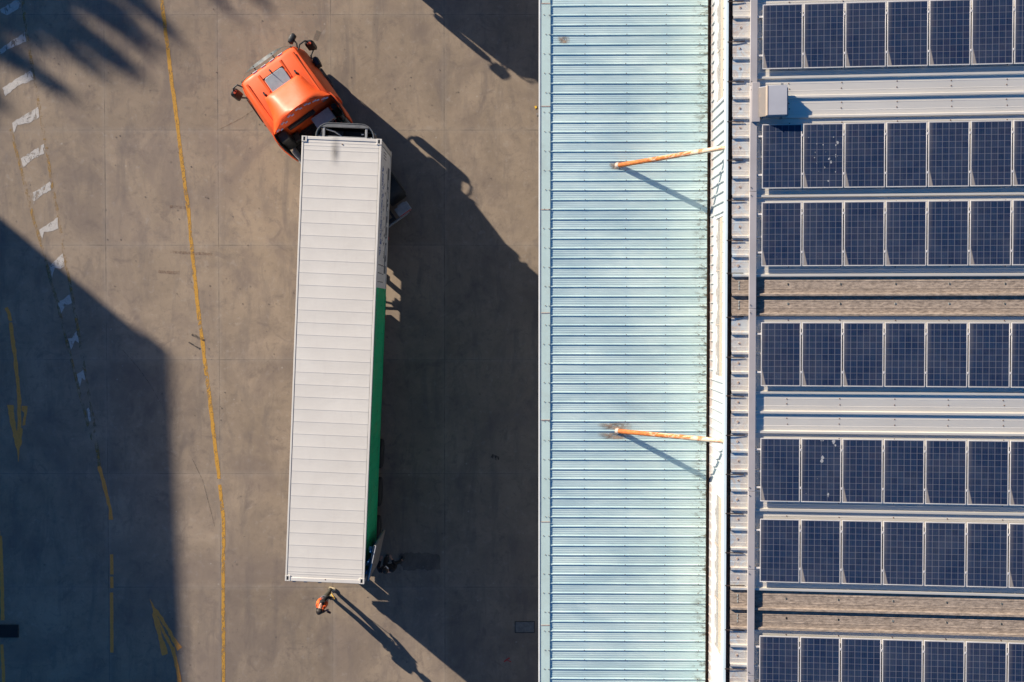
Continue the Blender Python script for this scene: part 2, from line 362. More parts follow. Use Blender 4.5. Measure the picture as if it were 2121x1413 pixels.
# ------------------------------------------------------------------ mesh helpers
class MB:
    def __init__(s): s.v = []; s.f = []
    def add(s, vs, fs):
        o = len(s.v); s.v += [tuple(v) for v in vs]; s.f += [tuple(i + o for i in f) for f in fs]; return s
    def box(s, c, size, rz=0, rx=0, ry=0):
        m = Matrix.Rotation(rz, 3, 'Z') @ Matrix.Rotation(ry, 3, 'Y') @ Matrix.Rotation(rx, 3, 'X')
        hx, hy, hz = size[0] / 2, size[1] / 2, size[2] / 2
        vs = [Vector(c) + m @ Vector((sx * hx, sy * hy, sz * hz)) for sz in (-1, 1) for sx, sy in ((-1, -1), (1, -1), (1, 1), (-1, 1))]
        return s.add(vs, [(3, 2, 1, 0), (4, 5, 6, 7), (0, 1, 5, 4), (1, 2, 6, 5), (2, 3, 7, 6), (3, 0, 4, 7)])
    def b2(s, x0, x1, y0, y1, z0, z1): return s.box(((x0 + x1) / 2, (y0 + y1) / 2, (z0 + z1) / 2), (abs(x1 - x0), abs(y1 - y0), abs(z1 - z0)))
    def loft(s, secs, cap=True, closed=True):
        n = len(secs[0]); o = []; vs = [p for sec in secs for p in sec]; fs = []
        for i in range(len(secs) - 1):
            for j in range(n if closed else n - 1):
                k = (j + 1) % n; fs.append((i * n + j, i * n + k, (i + 1) * n + k, (i + 1) * n + j))
        if cap: fs += [tuple(range(n))[::-1], tuple((len(secs) - 1) * n + j for j in range(n))]
        return s.add(vs, fs)
    def tube(s, pts, r, n=10, cap=True):
        pts = [Vector(p) for p in pts]; rs = r if isinstance(r, (list, tuple)) else [r] * len(pts); secs = []
        t0 = (pts[1] - pts[0]).normalized(); up = Vector((0, 0, 1)) if abs(t0.z) < 0.9 else Vector((1, 0, 0))
        a = t0.cross(up).normalized()
        for i, p in enumerate(pts):
            t = (pts[min(i + 1, len(pts) - 1)] - pts[max(i - 1, 0)]).normalized()
            a = (a - t * a.dot(t)).normalized(); b = t.cross(a)
            secs.append([p + (a * math.cos(q) + b * math.sin(q)) * rs[i] for q in [2 * math.pi * k / n for k in range(n)]])
        return s.loft(secs, cap)
    def lathe_x(s, c, prof, n=28):      # profile of (x, r) turned about the x axis
        secs = [[Vector(c) + Vector((px, r * math.cos(a), r * math.sin(a))) for a in [2 * math.pi * k / n for k in range(n)]] for px, r in prof]
        return s.loft(secs, True)
    def prism(s, poly, z0, z1):
        n = len(poly); vs = [(*p[:2], z0) for p in poly] + [(*p[:2], z1) for p in poly]
        fs = [tuple(range(n))[::-1], tuple(range(n, 2 * n))] + [(i, (i + 1) % n, n + (i + 1) % n, n + i) for i in range(n)]
        return s.add(vs, fs)
    def disc(s, c, r, h=0.004, n=8):
        return s.prism([(c[0] + r * math.cos(2 * math.pi * k / n), c[1] + r * math.sin(2 * math.pi * k / n)) for k in range(n)], c[2], c[2] + h)
    def build(s, name, mat, parent=None, bevel=0, smooth=True, ang=35, seg=2, sub=0):
        me = bpy.data.meshes.new(name); me.from_pydata(s.v, [], s.f)
        bm = bmesh.new(); bm.from_mesh(me); bmesh.ops.recalc_face_normals(bm, faces=bm.faces); bm.to_mesh(me); bm.free()
        if smooth:
            me.shade_smooth(); me.set_sharp_from_angle(angle=R(ang))
        me.materials.append(M[mat] if isinstance(mat, str) else mat)
        o = bpy.data.objects.new(name, me); C.objects.link(o)
        if parent: o.parent = parent
        if bevel:
            b = o.modifiers.new('bevel', 'BEVEL'); b.width = bevel; b.segments = seg; b.limit_method = 'ANGLE'; b.angle_limit = R(40)
        if sub:
            b = o.modifiers.new('sub', 'SUBSURF'); b.levels = sub; b.render_levels = sub
        return o
def thing(name, label, cat, loc=(0, 0, 0), rz=0, group=None):
    o = bpy.data.objects.new(name, None); C.objects.link(o); o.location = loc; o.rotation_euler = (0, 0, rz)
    return tag(o, label, cat, group)
def tag(o, label, cat, group=None):
    o['label'] = label; o['category'] = cat
    if group: o['group'] = group
    return o
def struct(o): o['kind'] = 'structure'; return o
def copy_tree(o, parent=None):
    kids = [c for c in C.objects if c.parent == o]
    c = o.copy(); C.objects.link(c); c.parent = parent
    for k in kids: copy_tree(k, c)
    return c

# ------------------------------------------------------------------ ground
g = MB(); n = 2
g.add([(-500, -500, 0), (500, -500, 0), (500, 500, 0), (-500, 500, 0)], [(0, 1, 2, 3)])
struct(g.build('ground', 'concrete', smooth=False))

def strip(pts, w, z=0.004, jit=0.18, step=0.12, mb=None, ends=True):
    """painted line with slightly uneven edges along world points"""
    mb = mb or MB(); P = [W(*p) for p in pts]; out = []
    for a, b in zip(P, P[1:]):
        k = max(1, int((b - a).length / step))
        out += [a.lerp(b, i / k) for i in range(k)]
    out.append(P[-1]); L = []
    for i, p in enumerate(out):
        t = (out[min(i + 1, len(out) - 1)] - out[max(0, i - 1)]).normalized(); nn = Vector((-t.y, t.x, 0))
        ww = w / 2 * (1 + random.uniform(-jit, jit))
        L.append((p + nn * ww, p - nn * w / 2 * (1 + random.uniform(-jit, jit))))
    vs = [(q.x, q.y, z) for pr in L for q in pr]
    fs = [(2 * i, 2 * i + 1, 2 * i + 3, 2 * i + 2) for i in range(len(L) - 1)]
    return mb.add(vs, fs)
def poly_px(mb, pts, z=0.004, rough=0.02):
    P = [W(*p) for p in pts]; out = []
    for a, b in zip(P, P[1:] + P[:1]):
        k = max(1, int((b - a).length / 0.09)); t = (b - a).normalized(); nn = Vector((-t.y, t.x, 0))
        out += [a.lerp(b, i / k) + nn * (random.uniform(-rough, rough) if i else 0) for i in range(k)]
    mb.add([(q.x, q.y, z) for q in out], [tuple(range(len(out)))]); return mb

main = [(332, -30), (335, 0), (342, 60), (348, 105), (355, 165), (362, 215), (368, 262), (375, 320), (383, 385), (391, 440), (394, 480), (399, 530), (403, 570), (408, 620), (414, 670), (419, 705), (423, 740), (431, 800), (437, 850), (444, 910), (450, 960), (454, 992)]
struct(strip(main, 0.125).build('road_line', 'yellow', smooth=False))
struct(strip([(455, 1004), (459, 1040), (463, 1080), (463, 1130), (462, 1225), (463, 1310), (463, 1450)], 0.115).build('road_line', 'yellow', smooth=False))
z2 = lambda L, oy=0, s=3.0717: [(x / s, oy + y / s) for x, y in L]
struct(strip(z2([(138, -60), (145, 0), (165, 180), (195, 360), (235, 600), (265, 770), (290, 910), (330, 1170), (372, 1380)]) + z2([(405, 180), (425, 290), (460, 470), (500, 710), (540, 960), (570, 1120), (600, 1300)], 460), 0.10).build('road_line', 'yellow_worn', smooth=False))
struct(strip(z2([(68, 820), (100, 950), (140, 1100), (175, 1240), (215, 1400)]) + z2([(270, 170), (330, 400), (365, 510), (410, 700), (460, 900), (500, 1060), (545, 1240), (590, 1390)], 460), 0.10).build('road_line', 'yellow_worn', smooth=False))
struct(strip(z2([(630, 40), (650, 110), (690, 270), (705, 320), (707, 380)], 953), 0.12, jit=0.3).build('road_line', 'yellow_solid', smooth=False))
mb = MB()
for a, b in ((600, 728), (742, 815), (843, 1225)): strip(z2([(710, a), (712, b)], 953), 0.115, mb=mb, jit=0.1)
struct(mb.build('road_line', 'yellow_solid', smooth=False))
mb = MB(); strip([(1, 1110), (4, 1190), (6, 1285)], 0.12, mb=mb); strip([(4, 1335), (7, 1390), (7, 1450)], 0.11, mb=mb); strip([(-2, 1100), (-3, 1110), (1, 1112)], 0.1, mb=mb)
struct(mb.build('road_line', 'yellow_solid', smooth=False))
bars = [([(0, 62), (100, 0), (130, -5), (133, 48), (45, 98), (8, 80)], 0), ([(-20, 325), (158, 205), (168, 265), (60, 310), (-20, 360)], 0),
 ([(15, 560), (198, 447), (213, 508), (110, 548), (35, 612)], 0), ([(78, 782), (150, 735), (240, 680), (250, 745), (180, 785), (110, 795), (88, 845)], 0),
 ([(133, 1010), (280, 915), (288, 975), (205, 1015), (150, 1065)], 0), ([(192, 1235), (320, 1155), (325, 1210), (262, 1245), (215, 1298)], 0),
 ([(250, 50), (370, -30), (372, 40), (320, 60), (280, 62), (270, 120)], 460), ([(315, 280), (400, 200), (412, 278), (385, 298), (350, 292), (333, 352)], 460),
 ([(370, 515), (445, 458), (458, 527), (425, 525), (390, 580)], 460), ([(430, 742), (460, 738), (488, 693), (502, 770), (478, 752), (452, 812)], 460),
 ([(488, 968), (530, 938), (543, 1010), (520, 990), (508, 1047)], 460), ([(552, 1190), (570, 1177), (578, 1268), (570, 1270), (560, 1225)], 460)]
for pts, oy in bars:
    struct(poly_px(MB(), z2(pts, oy), 0.005).build('road_marking', 'white_paint', smooth=False))
struct(strip([(193, 868), (198, 905), (203, 940), (206, 966)], 0.11, jit=0.3).build('road_line', 'yellow_worn', smooth=False))
# arrows
mb = MB()
strip([(13, 637), (19, 650), (22, 665)], 0.13, mb=mb); strip([(22, 668), (26, 700), (31, 735), (34, 770), (38, 800), (40, 835), (40, 865), (39, 905)], 0.13, jit=0.25, mb=mb)
poly_px(mb, [(15, 839), (28, 839), (31, 870), (34, 890), (38, 905), (42, 885), (47, 888), (45, 920), (40, 932), (38, 958), (35, 930), (30, 915), (22, 880)], 0.009)
poly_px(mb, [(45, 841), (57, 841), (53, 880), (47, 882), (50, 855), (45, 850)], 0.009)
struct(mb.build('road_marking', 'yellow_solid', smooth=False))
mb = MB()
A = lambda L: z2(L, 953)
poly_px(mb, A([(953, 880), (985, 940), (1010, 960), (1065, 1050), (1120, 1140), (1158, 1190), (1128, 1215), (1060, 1080), (1000, 985), (1045, 1080), (1105, 1195), (1090, 1210), (1040, 1110), (1015, 1050), (1030, 1120), (1055, 1180), (1068, 1232), (1032, 1245), (1000, 1100), (968, 985), (975, 965)]), 0.005)
strip(A([(1098, 1190), (1112, 1260), (1130, 1330), (1142, 1400), (1146, 1480)]), 0.125, jit=0.3, mb=mb, z=0.009)
struct(mb.build('road_marking', 'yellow_solid', smooth=False))
# scuffs, stains and a darker patch
for pts, w, mt in (([(397, 693), (412, 700), (424, 706)], 0.09, 'rubber_mark'), ([(391, 709), (404, 717), (415, 723)], 0.05, 'rubber_mark'),
                   ([(353, 522), (400, 525), (440, 526)], 0.09, 'red_mark'), ([(328, 562), (350, 565), (372, 565)], 0.12, 'red_mark'), ([(352, 428), (385, 431)], 0.09, 'red_mark'),
                   ([(254, 725), (285, 760), (310, 795), (333, 835)], 0.012, 'rubber_mark'), ([(398, 950), (420, 995), (445, 1090)], 0.012, 'rubber_mark'),
                   ([(530, 225), (500, 245), (455, 268)], 0.03, 'red_mark'), ([(1018, 944), (1027, 948), (1034, 950)], 0.12, 'rubber_mark'), ([(652, 72), (662, 76)], 0.3, 'darker')):
    struct(strip(pts, w, 0.006, 0.4).build('road_marking', mt, smooth=False))
struct(poly_px(MB(), [(830, 1146), (868, 1144), (910, 1150), (913, 1180), (835, 1181), (826, 1165)], 0.006, 0.04).build('ground_surface_patch', 'darker', smooth=False))  # flat sheet, slightly darker than the concrete

# small things lying on the yard
p = W(1087, 1299); r = thing('drain_cover', 'rectangular drain grate set in the shaded concrete beside the canopy edge', 'drain cover', p)
mb = MB(); w2, h2 = 0.34, 0.20
mb.b2(-w2, w2, h2 - 0.02, h2, 0.001, 0.012); mb.b2(-w2, w2, -h2, -h2 + 0.02, 0.001, 0.012); mb.b2(-w2, -w2 + 0.02, -h2 + 0.02, h2 - 0.02, 0.001, 0.012); mb.b2(w2 - 0.02, w2, -h2 + 0.02, h2 - 0.02, 0.001, 0.012); mb.build('frame', 'chassis', r)
mb = MB(); mb.b2(-w2 + 0.02, w2 - 0.02, -h2 + 0.02, h2 - 0.02, 0.001, 0.003)
for k in range(22): x = -w2 + 0.035 + k * 0.0290; mb.b2(x, x + 0.012, -h2 + 0.02, h2 - 0.02, 0.0035, 0.010)
mb.build('grate', worn('grate steel', (0.21, 0.20, 0.18), 0.8, 0.1, 0.3, 8), r)
mb = MB(); mb.b2(0, 0, 0, 0, 0, 0); mb = MB()
a, b = W(-6, 1294), W(39, 1320); mb.b2(a.x, b.x, b.y, a.y, 0.0, 0.05)
tag(mb.build('rubber_mat', worn('black rubber mat', (0.008, 0.009, 0.01), 0.8, 0, 0.3, 10), None, 0.008), 'black rectangular rubber block on the ground at the lower left edge', 'rubber block')
mb = MB(); strip([(1044, 1371), (1053, 1364), (1056, 1363)], 0.04, 0.006, mb=mb, jit=0.3); strip([(1050, 1367), (1059, 1371)], 0.03, 0.010, mb=mb, jit=0.3)
o = mb.build('red_ribbon', worn('red ribbon', (0.40, 0.02, 0.02), 0.6, 0, 0.1, 9), None, smooth=False)
sm = o.modifiers.new('thick', 'SOLIDIFY'); sm.thickness = 0.003
tag(o, 'torn scrap of red ribbon on the shaded concrete', 'ribbon')
for i, (px, py, nm, lb, mt) in enumerate(((1110, 222, 'dry_leaf', 'small yellow leaf on the sunlit concrete beside the canopy', 'tool_yellow'), (1113, 237, 'rag_scrap', 'small torn dark and pale scrap against the canopy edge', 'door_inner'))):
    p = W(px, py); mb = MB(); q = [(math.cos(t) * 0.05 * random.uniform(0.5, 1.3), math.sin(t) * 0.06 * random.uniform(0.5, 1.3)) for t in [k * 0.7 for k in range(9)]]
    mb.prism([(p.x + x, p.y + y) for x, y in q], 0.004, 0.02); tag(mb.build(nm, mt), lb, 'litter')
# grit, one object
mb = MB()
for k in range(420):
    x, y = random.uniform(-17, 1.2), random.uniform(-12, 12); s = random.uniform(0.006, 0.020)
    q = [(x + math.cos(t) * s * random.uniform(.6, 1.3), y + math.sin(t) * s * random.uniform(.6, 1.3)) for t in (0, 1.2, 2.4, 3.8, 5)]
    mb.prism(q, 0.0, s * 0.7)
o = mb.build('yard_grit', worn('grit', (0.12, 0.10, 0.085), 0.9, 0, 0.6, 3, (0.5, 0.45, 0.4), 0.8)); o['kind'] = 'stuff'; o['label'] = 'scattered grit and crumbs on the concrete yard'

# ------------------------------------------------------------------ truck tractor
def wheel(parent, x, y, r=0.5, w=0.30, dual=False, name='wheel'):
    s = 1 if x > 0 else -1
    prof = [(-w/2, r * .58), (-w/2, r * .90), (-w/2 + .03, r * .985), (-w/2 + .06, r), (w/2 - .06, r), (w/2 - .03, r * .985), (w/2, r * .90), (w/2, r * .58)]
    wl = MB()
    if dual: wl.lathe_x((x - s * 0.16, y, r), prof); wl.lathe_x((x + s * 0.16, y, r), prof)
    else: wl.lathe_x((x, y, r), prof)
    o = wl.build(name, 'tyre', parent)
    rim = MB(); xo = x + s * (0.16 if dual else 0)
    rim.lathe_x((xo, y, r), [(s * (w/2 - .02), r * .56), (s * (w/2 - .10), r * .50), (s * (w/2 - .10), r * .20), (s * (w/2 - .01), r * .17), (s * (w/2 - .01), 0.01)])
    rim.build('rim', 'grey_metal', o); return o

def make_tractor():
    t = thing('truck_tractor', 'orange cab-over truck tractor turned at an angle under the front of the white container', 'truck')
    # cab shell, sections from front to back: (y, top z, half width at top, half width at belt, front lean)
    def sec(y, zt, ht, hb, crown):
        L = [(-hb * .96, .62), (-hb, .95), (-hb, 1.75), (-(hb * .45 + ht * .55) , 2.45), (-ht, zt - .10), (-ht + .035, zt - .035), (-ht + .11, zt), (-ht * .45, zt + crown), (0, zt + crown * 1.25)]
        L = L + [(-x, z) for x, z in L[:-1]][::-1]
        return [Vector((x, y, z)) for x, z in L]
    cabm = MB()
    cabm.loft([sec(0.02, 2.62, .92, 1.12, .0), sec(-.03, 2.76, .98, 1.17, .01), sec(-.10, 2.85, 1.01, 1.20, .02), sec(-.22, 2.90, 1.03, 1.22, .03), sec(-1.0, 2.92, 1.06, 1.24, .03), sec(-1.93, 2.94, 1.08, 1.24, .03), sec(-1.97, 2.93, 1.07, 1.235, .03)])
    cabm.build('cab', 'orange', t, 0.012, ang=28)
    # roof step ridges along both sides
    for s in (-1, 1):
        mb = MB(); mb.loft([[Vector((s * x, y, z)) for x, z in ((.93, 2.93), (.90, 2.965), (.87, 2.965), (.85, 2.93))] for y in (-.26, -1.92)])
        mb.build('roof_ridge', 'orange', t)
        mb = MB(); mb.loft([[Vector((s * x, y, z)) for x, z in ((.47, 2.93), (.42, 2.972), (.39, 2.972), (.37, 2.93))] for y in (-.24, -.85)])
        mb.build('roof_ridge', 'orange', t)
    # windscreen and side windows
    mb = MB(); mb.add([(-.95, .040, 1.75), (.95, .040, 1.75), (.90, .032, 2.55), (-.90, .032, 2.55)], [(0, 1, 2, 3)])
    o = mb.build('windscreen', 'glass_dark', t, smooth=False); so_ = o.modifiers.new('t', 'SOLIDIFY'); so_.thickness = 0.02
    for s in (-1, 1):
        mb = MB(); mb.prism([(s * 1.245, -.35), (s * 1.262, -.35), (s * 1.262, -1.2), (s * 1.245, -1.2)], 1.45, 1.80); mb.build('side_window', 'glass_dark', t)
        mb = MB(); mb.box((s * 1.255, -.85, .95), (.03, 1.1, .02)); mb.box((s * 1.262, -.3, 1.2), (.02, .03, 1.0)); mb.box((s * 1.262, -1.3, 1.2), (.02, .03, 1.0)); mb.build('door_trim', 'black', t)
        mb = MB(); mb.box((s * 1.20, -.80, .52), (.16, .9, .30)); mb.box((s * 1.24, -.80, .34), (.14, .6, .05)); mb.build('step', 'black', t, .01)
    # bumper, grille, headlights
    mb = MB(); mb.b2(-1.2, 1.2, -.25, .14, .32, .68); mb.build('bumper', 'black', t, .05)
    mb = MB(); mb.b2(-.75, .75, .03, .07, .85, 1.55)
    for k in range(5): mb.b2(-.72, .72, .07, .09, .90 + k * .13, .95 + k * .13)
    mb.build('grille', 'black', t)
    for s in (-1, 1):
        mb = MB(); mb.b2(s * .80, s * 1.12, .10, .16, .45, .62); mb.build('headlight', 'pale_metal', t, .02)
    # sun visor with brackets
    mb = MB(); N_ = 18; top = []; bot = []
    for k in range(N_ + 1):
        x = -1.08 + 2.16 * k / N_; y = .20 - .30 * (x / 1.08) ** 4 - .03 * (x / 1.08) ** 2
        wd = .03 + .10 * max(0, 1 - (abs(x) / .72) ** 3)
        top.append((x, y, 2.72)); bot.append((x, y - wd, 2.80))
    L = [[Vector(a), Vector(b), Vector(b) + Vector((0, 0, .02)), Vector(a) + Vector((0, 0, .02))] for a, b in zip(top, bot)]
    mb.loft(L); mb.build('sun_visor', 'visor', t)
    for x in (-.98, -.40, .30, .92):
        mb = MB(); y = .17 - .30 * (abs(x) / 1.08) ** 4; mb.tube([(x, y, 2.77), (x, -.06, 2.80)], .018, 6); mb.build('visor_bracket', 'black', t)
    # reflective dashes on the roof lip
    for x in (-.52, -.20, .12, .44): MB().box((x + .07, -.058, 2.858), (.17, .045, .014), rx=R(42)).build('reflective_tape', 'tape', t)
    # hatch, antenna, small lamps
    mb = MB(); pts = []
    for cx_, cy_, a0 in ((.26, -.53, 0), (-.26, -.53, 90), (-.26, -1.05, 180), (.26, -1.05, 270)):
        for k in range(5): a = R(a0 + k * 22.5); pts.append((cx_ + .09 * math.cos(a), cy_ + .09 * math.sin(a)))
    mb.prism(pts, 2.94, 3.005); mb.build('roof_hatch', 'hatch', t, .012)
    mb = MB(); mb.b2(-.37, .37, -.430, -.412, 2.93, 2.985); mb.build('hatch_rim', 'black', t)
    mb = MB(); mb.tube([(-.04, -.30, 2.94), (-.04, -.36, 3.00), (-.04, -.40, 3.20)], [.022, .016, .005], 6); mb.disc((-.04, -.29, 2.93), .03, .03); mb.build('antenna', 'black', t)
    for s in (-1, 1):
        mb = MB(); mb.box((s * .60, -.84, 2.975), (.05, .09, .06)); mb.tube([(s * .60, -.76, 2.99), (s * .60, -.88, 3.01)], .028, 8); mb.build('roof_horn', 'black', t)
    # roof spoiler: low narrow nose rising and widening to the arched rear edge
    secs = []
    for k, (y, h, hw, base) in enumerate(((-.925, .02, .66, 2.95), (-.935, .08, .67, 2.95), (-.98, .14, .68, 2.95), (-1.10, .20, .70, 2.95), (-1.30, .30, .74, 2.95), (-1.55, .42, .81, 2.95), (-1.75, .52, .92, 2.94), (-1.90, .58, 1.02, 2.93), (-2.02, .62, 1.10, 2.92))):
        L = []
        for j in range(17):
            u = -1 + 2 * j / 16; a = abs(u)
            ex = 7.0 - 5.0 * min(1, max(0, (k - 2) / 6)) ** 1.1
            z = base + h * (1 - a ** ex)
            L.append(Vector((u * hw, y - .10 * (1 - u * u) * 0 + (.16 * (1 - a ** 2) if k == 8 else (.08 * (1 - a ** 2) if k == 7 else 0)), z)))
        L += [Vector((hw, L[-1].y, base - .05)), Vector((-hw, L[0].y, base - .05))]
        secs.append(L)
    mb = MB(); mb.loft(secs); mb.build('roof_spoiler', 'orange', t, ang=40)
    # dark underside lip of the arch and white dashes beneath it
    for u in (-.80, -.56, -.28, .02, .30, .56, .80):
        a = abs(u); z = 2.92 + .62 * (1 - a ** 2) - .13; y = -2.02 + .16 * (1 - a * a) - .045
        mb = MB(); mb.box((u * 1.08 - .04, y, z), (.13, .05, .018), rz=-R(16) * u); mb.box((u * 1.08 + .07, y - .035, z - .03), (.10, .04, .018), rz=-R(16) * u); mb.build('reflective_tape', 'tape', t)
    mb = MB(); L = []
    for j in range(17):
        u = -1 + j / 8; a = abs(u); z = 2.92 + .62 * (1 - a ** 2); y = -2.02 + .16 * (1 - a * a) - .002
        L.append([Vector((u * 1.10, y, z - .03)), Vector((u * 1.10, y - .014, z + .01)), Vector((u * 1.09, y - .014, z - .02)), Vector((u * 1.09, y, z - .05))])
    mb.loft(L); mb.build('spoiler_lip', 'orange', t)
    # back wall fittings
    mb = MB(); mb.box((-.14, -2.02, 2.42), (1.0, .09, .26)); mb.box((-.14, -2.07, 2.42), (.90, .03, .16)); mb.build('rear_vent', 'black', t, .015)
    mb = MB(); mb.box((.82, -1.985, 2.62), (.14, .015, .17)); mb.build('data_plate', 'grey_metal', t)
    bx = MB(); bx.box((.44, -2.26, 1.80), (.68, .40, .36)); b = bx.build('equipment_box', 'pale_metal', t, .02)
    mb = MB(); mb.box((.44, -2.47, 1.74), (.40, .02, .22)); mb.build('vent', 'grey_metal', b); mb = MB(); mb.box((.68, -2.475, 1.88), (.08, .02, .05)); mb.build('warning_sticker', 'red', b)
    # air intake and silencer on the left, hoses
    mb = MB(); mb.box((-.92, -2.18, 1.95), (.34, .34, 1.5)); mb.box((-.75, -2.18, 1.3), (.5, .30, .5)); mb.build('air_intake', 'black', t, .05)
    mb = MB(); mb.tube([(.95, -2.22, .9), (.95, -2.22, 2.3)], .09, 12); mb.build('exhaust_stack', 'chassis', t)
    for mt, ox in (('green_hose', .92), ('red_hose', .80), ('black', .70)):
        mb = MB(); pts = [(ox + .11 * math.cos(a), -2.48 + .11 * math.sin(a), 1.45 - .012 * a) for a in [k * .4 for k in range(34)]]; mb.tube(pts, .011, 5); mb.build('air_hose', mt, t)
    # side extenders
    for s in (-1, 1):
        L = []
        for y, xo, zt in ((-1.95, 1.13, 2.93), (-2.15, 1.17, 2.92), (-2.40, 1.175, 2.86), (-2.62, 1.15, 2.72), (-2.74, 1.12, 2.40)):
            L.append([Vector((s * xo, y, .95)), Vector((s * xo, y, zt)), Vector((s * (xo - .035), y, zt)), Vector((s * (xo - .035), y, .95))])
        mb = MB(); mb.loft(L); e = mb.build('side_fairing', 'orange', t, ang=50)
        L = [[p + Vector((-s * .045, 0, 0)) * (1 if j < 2 else 1) + Vector((0, 0, -.03 if j in (1, 2) else 0)) for j, p in enumerate(q)] for q in L]
        L = [[Vector((s * (abs(q[0].x)), q[0].y, q[0].z)), Vector((s * abs(q[1].x), q[1].y, q[1].z)), Vector((s * (abs(q[1].x) - .02), q[1].y, q[1].z)), Vector((s * (abs(q[0].x) - .02), q[0].y, q[0].z))] for q in L]
        mb = MB(); mb.loft(L); mb.build('fairing_lining', 'black', e)
    # mirrors
    def mirror(x, y, z, w, d, h, rz, arms, name='mirror', patch=True):
        pr = [(-.5, -.1), (-.46, .32), (-.2, .5), (.2, .5), (.46, .32), (.5, -.1), (.42, -.5), (-.42, -.5)]; mb = MB()
        mt = Matrix.Rotation(rz, 3, 'Z'); secs = []
        for k, zz in enumerate((-.5, -.42, .30, .44, .5)):
            sc_ = (.7, 1, 1, .86, .55)[k]; secs.append([Vector((x, y, z)) + mt @ Vector((a * w * sc_, b_ * d * sc_, zz * h)) for a, b_ in pr])
        mb.loft(secs); o = mb.build(name, 'black', t, .01)
        for A_ in arms: MB().tube(A_, .026, 7).build('mirror_arm', 'black', o)
        if patch: mb = MB(); mb.loft([[q + Vector((0, 0, .012)) + mt @ Vector((.02, -.25 * d, 0)) for q in [Vector((x, y, z + h / 2 - .01)) + mt @ Vector((a * w * .42, b_ * d * .40, zz)) for a, b_ in pr]] for zz in (-.05, .0)]); mb.build('mirror_cap', 'cap_orange', o)
    mirror(1.47, -.14, 2.05, .30, .17, .90, R(-28), [[(1.05, -.22, 2.62), (1.20, -.10, 2.66), (1.40, -.08, 2.60), (1.44, -.10, 2.48)], [(1.18, -.42, 1.55), (1.30, -.26, 1.52), (1.45, -.18, 1.56)]])
    mirror(1.32, -.68, 1.95, .20, .32, .42, R(-8), [[(1.18, -.60, 1.95), (1.28, -.64, 1.95)]], patch=False)
    mirror(-1.40, -.06, 2.05, .30, .17, .90, R(28), [[(-1.04, -.18, 2.62), (-1.16, .0, 2.66), (-1.33, .0, 2.60), (-1.38, -.03, 2.48)], [(-1.16, -.36, 1.55), (-1.26, -.18, 1.52), (-1.38, -.10, 1.56)]])
    mirror(1.10, .24, 2.50, .34, .16, .26, R(28), [[(1.12, .20, 2.52), (1.14, .02, 2.56), (1.06, -.14, 2.52)]], 'front_mirror', False)
    # chassis, fifth wheel, mudguards, wheels
    mb = MB()
    for s in (-1, 1): mb.b2(s * .38, s * .46, -6.15, -.6, .72, .98)
    for y in (-2.3, -3.2, -4.0, -4.7, -5.6, -6.1): mb.b2(-.38, .38, y - .05, y + .05, .76, .94)
    mb.tube([(-1, -1.4, .5), (1, -1.4, .5)], .06, 8); mb.tube([(-1, -5.1, .5), (1, -5.1, .5)], .09, 8)
    mb.build('frame', 'chassis', t)
    mb = MB(); mb.b2(-.9, .9, -2.95, -2.0, .99, 1.02)
    for k in range(9): mb.b2(-.88, .88, -2.90 + k * .1, -2.86 + k * .1, 1.02, 1.035)
    mb.build('catwalk', 'chassis', t)
    mb = MB(); mb.prism([(.45 * math.cos(a), -4.85 + .5 * math.sin(a)) for a in [k * .35 for k in range(18)]], 1.08, 1.14); mb.b2(-.4, .4, -5.2, -4.5, .985, 1.08); mb.build('fifth_wheel', 'chassis', t)
    for s in (-1, 1):
        mb = MB(); mb.tube([(s * .82, -2.3, .62), (s * .82, -3.6, .62)], .30, 16); mb.build('fuel_tank', 'grey_metal', t)
        mb = MB(); L = []
        for k in range(9):
            a = R(20 + k * 17.5); L.append([Vector((s * x, -5.1 + .66 * math.cos(a), .5 + .60 * math.sin(a) + dz)) for x, dz in ((.58, 0), (1.18, 0), (1.18, .02), (.58, .02))])
        mb.loft(L); mb.build('mudguard', 'black', t)
        lb = MB(); lb.box((s * .83, -6.03, .98), (.50, .30, .16)); l_ = lb.build('lamp_box', 'grey_metal', t, .02)
        mb = MB(); mb.box((s * .83, -6.19, .98), (.42, .02, .11)); mb.build('tail_lamp', 'red', l_)
        mb = MB(); mb.box((s * .86, -5.90, 1.07), (.26, .10, .02)); mb.build('reflector', 'grey_metal', l_)
        wheel(t, s * 1.05, -1.4, name='wheel'); wheel(t, s * .92, -5.1, dual=True, name='wheel')
    mb = MB(); mb.tube([(-.5, -6.2, .85), (.95, -6.2, .85)], .035, 8); mb.box((0, -6.2, .7), (1.7, .05, .16)); mb.build('rear_bar', 'grey_metal', t)
    return t
tractor = make_tractor()
HEAD = R(35.1)
pf = W(553.6, 134.3, 2.9)
tractor.location = (pf.x + .10 * math.sin(HEAD) * -1, pf.y + .10 * math.cos(HEAD), 0); tractor.rotation_euler = (0, 0, HEAD)

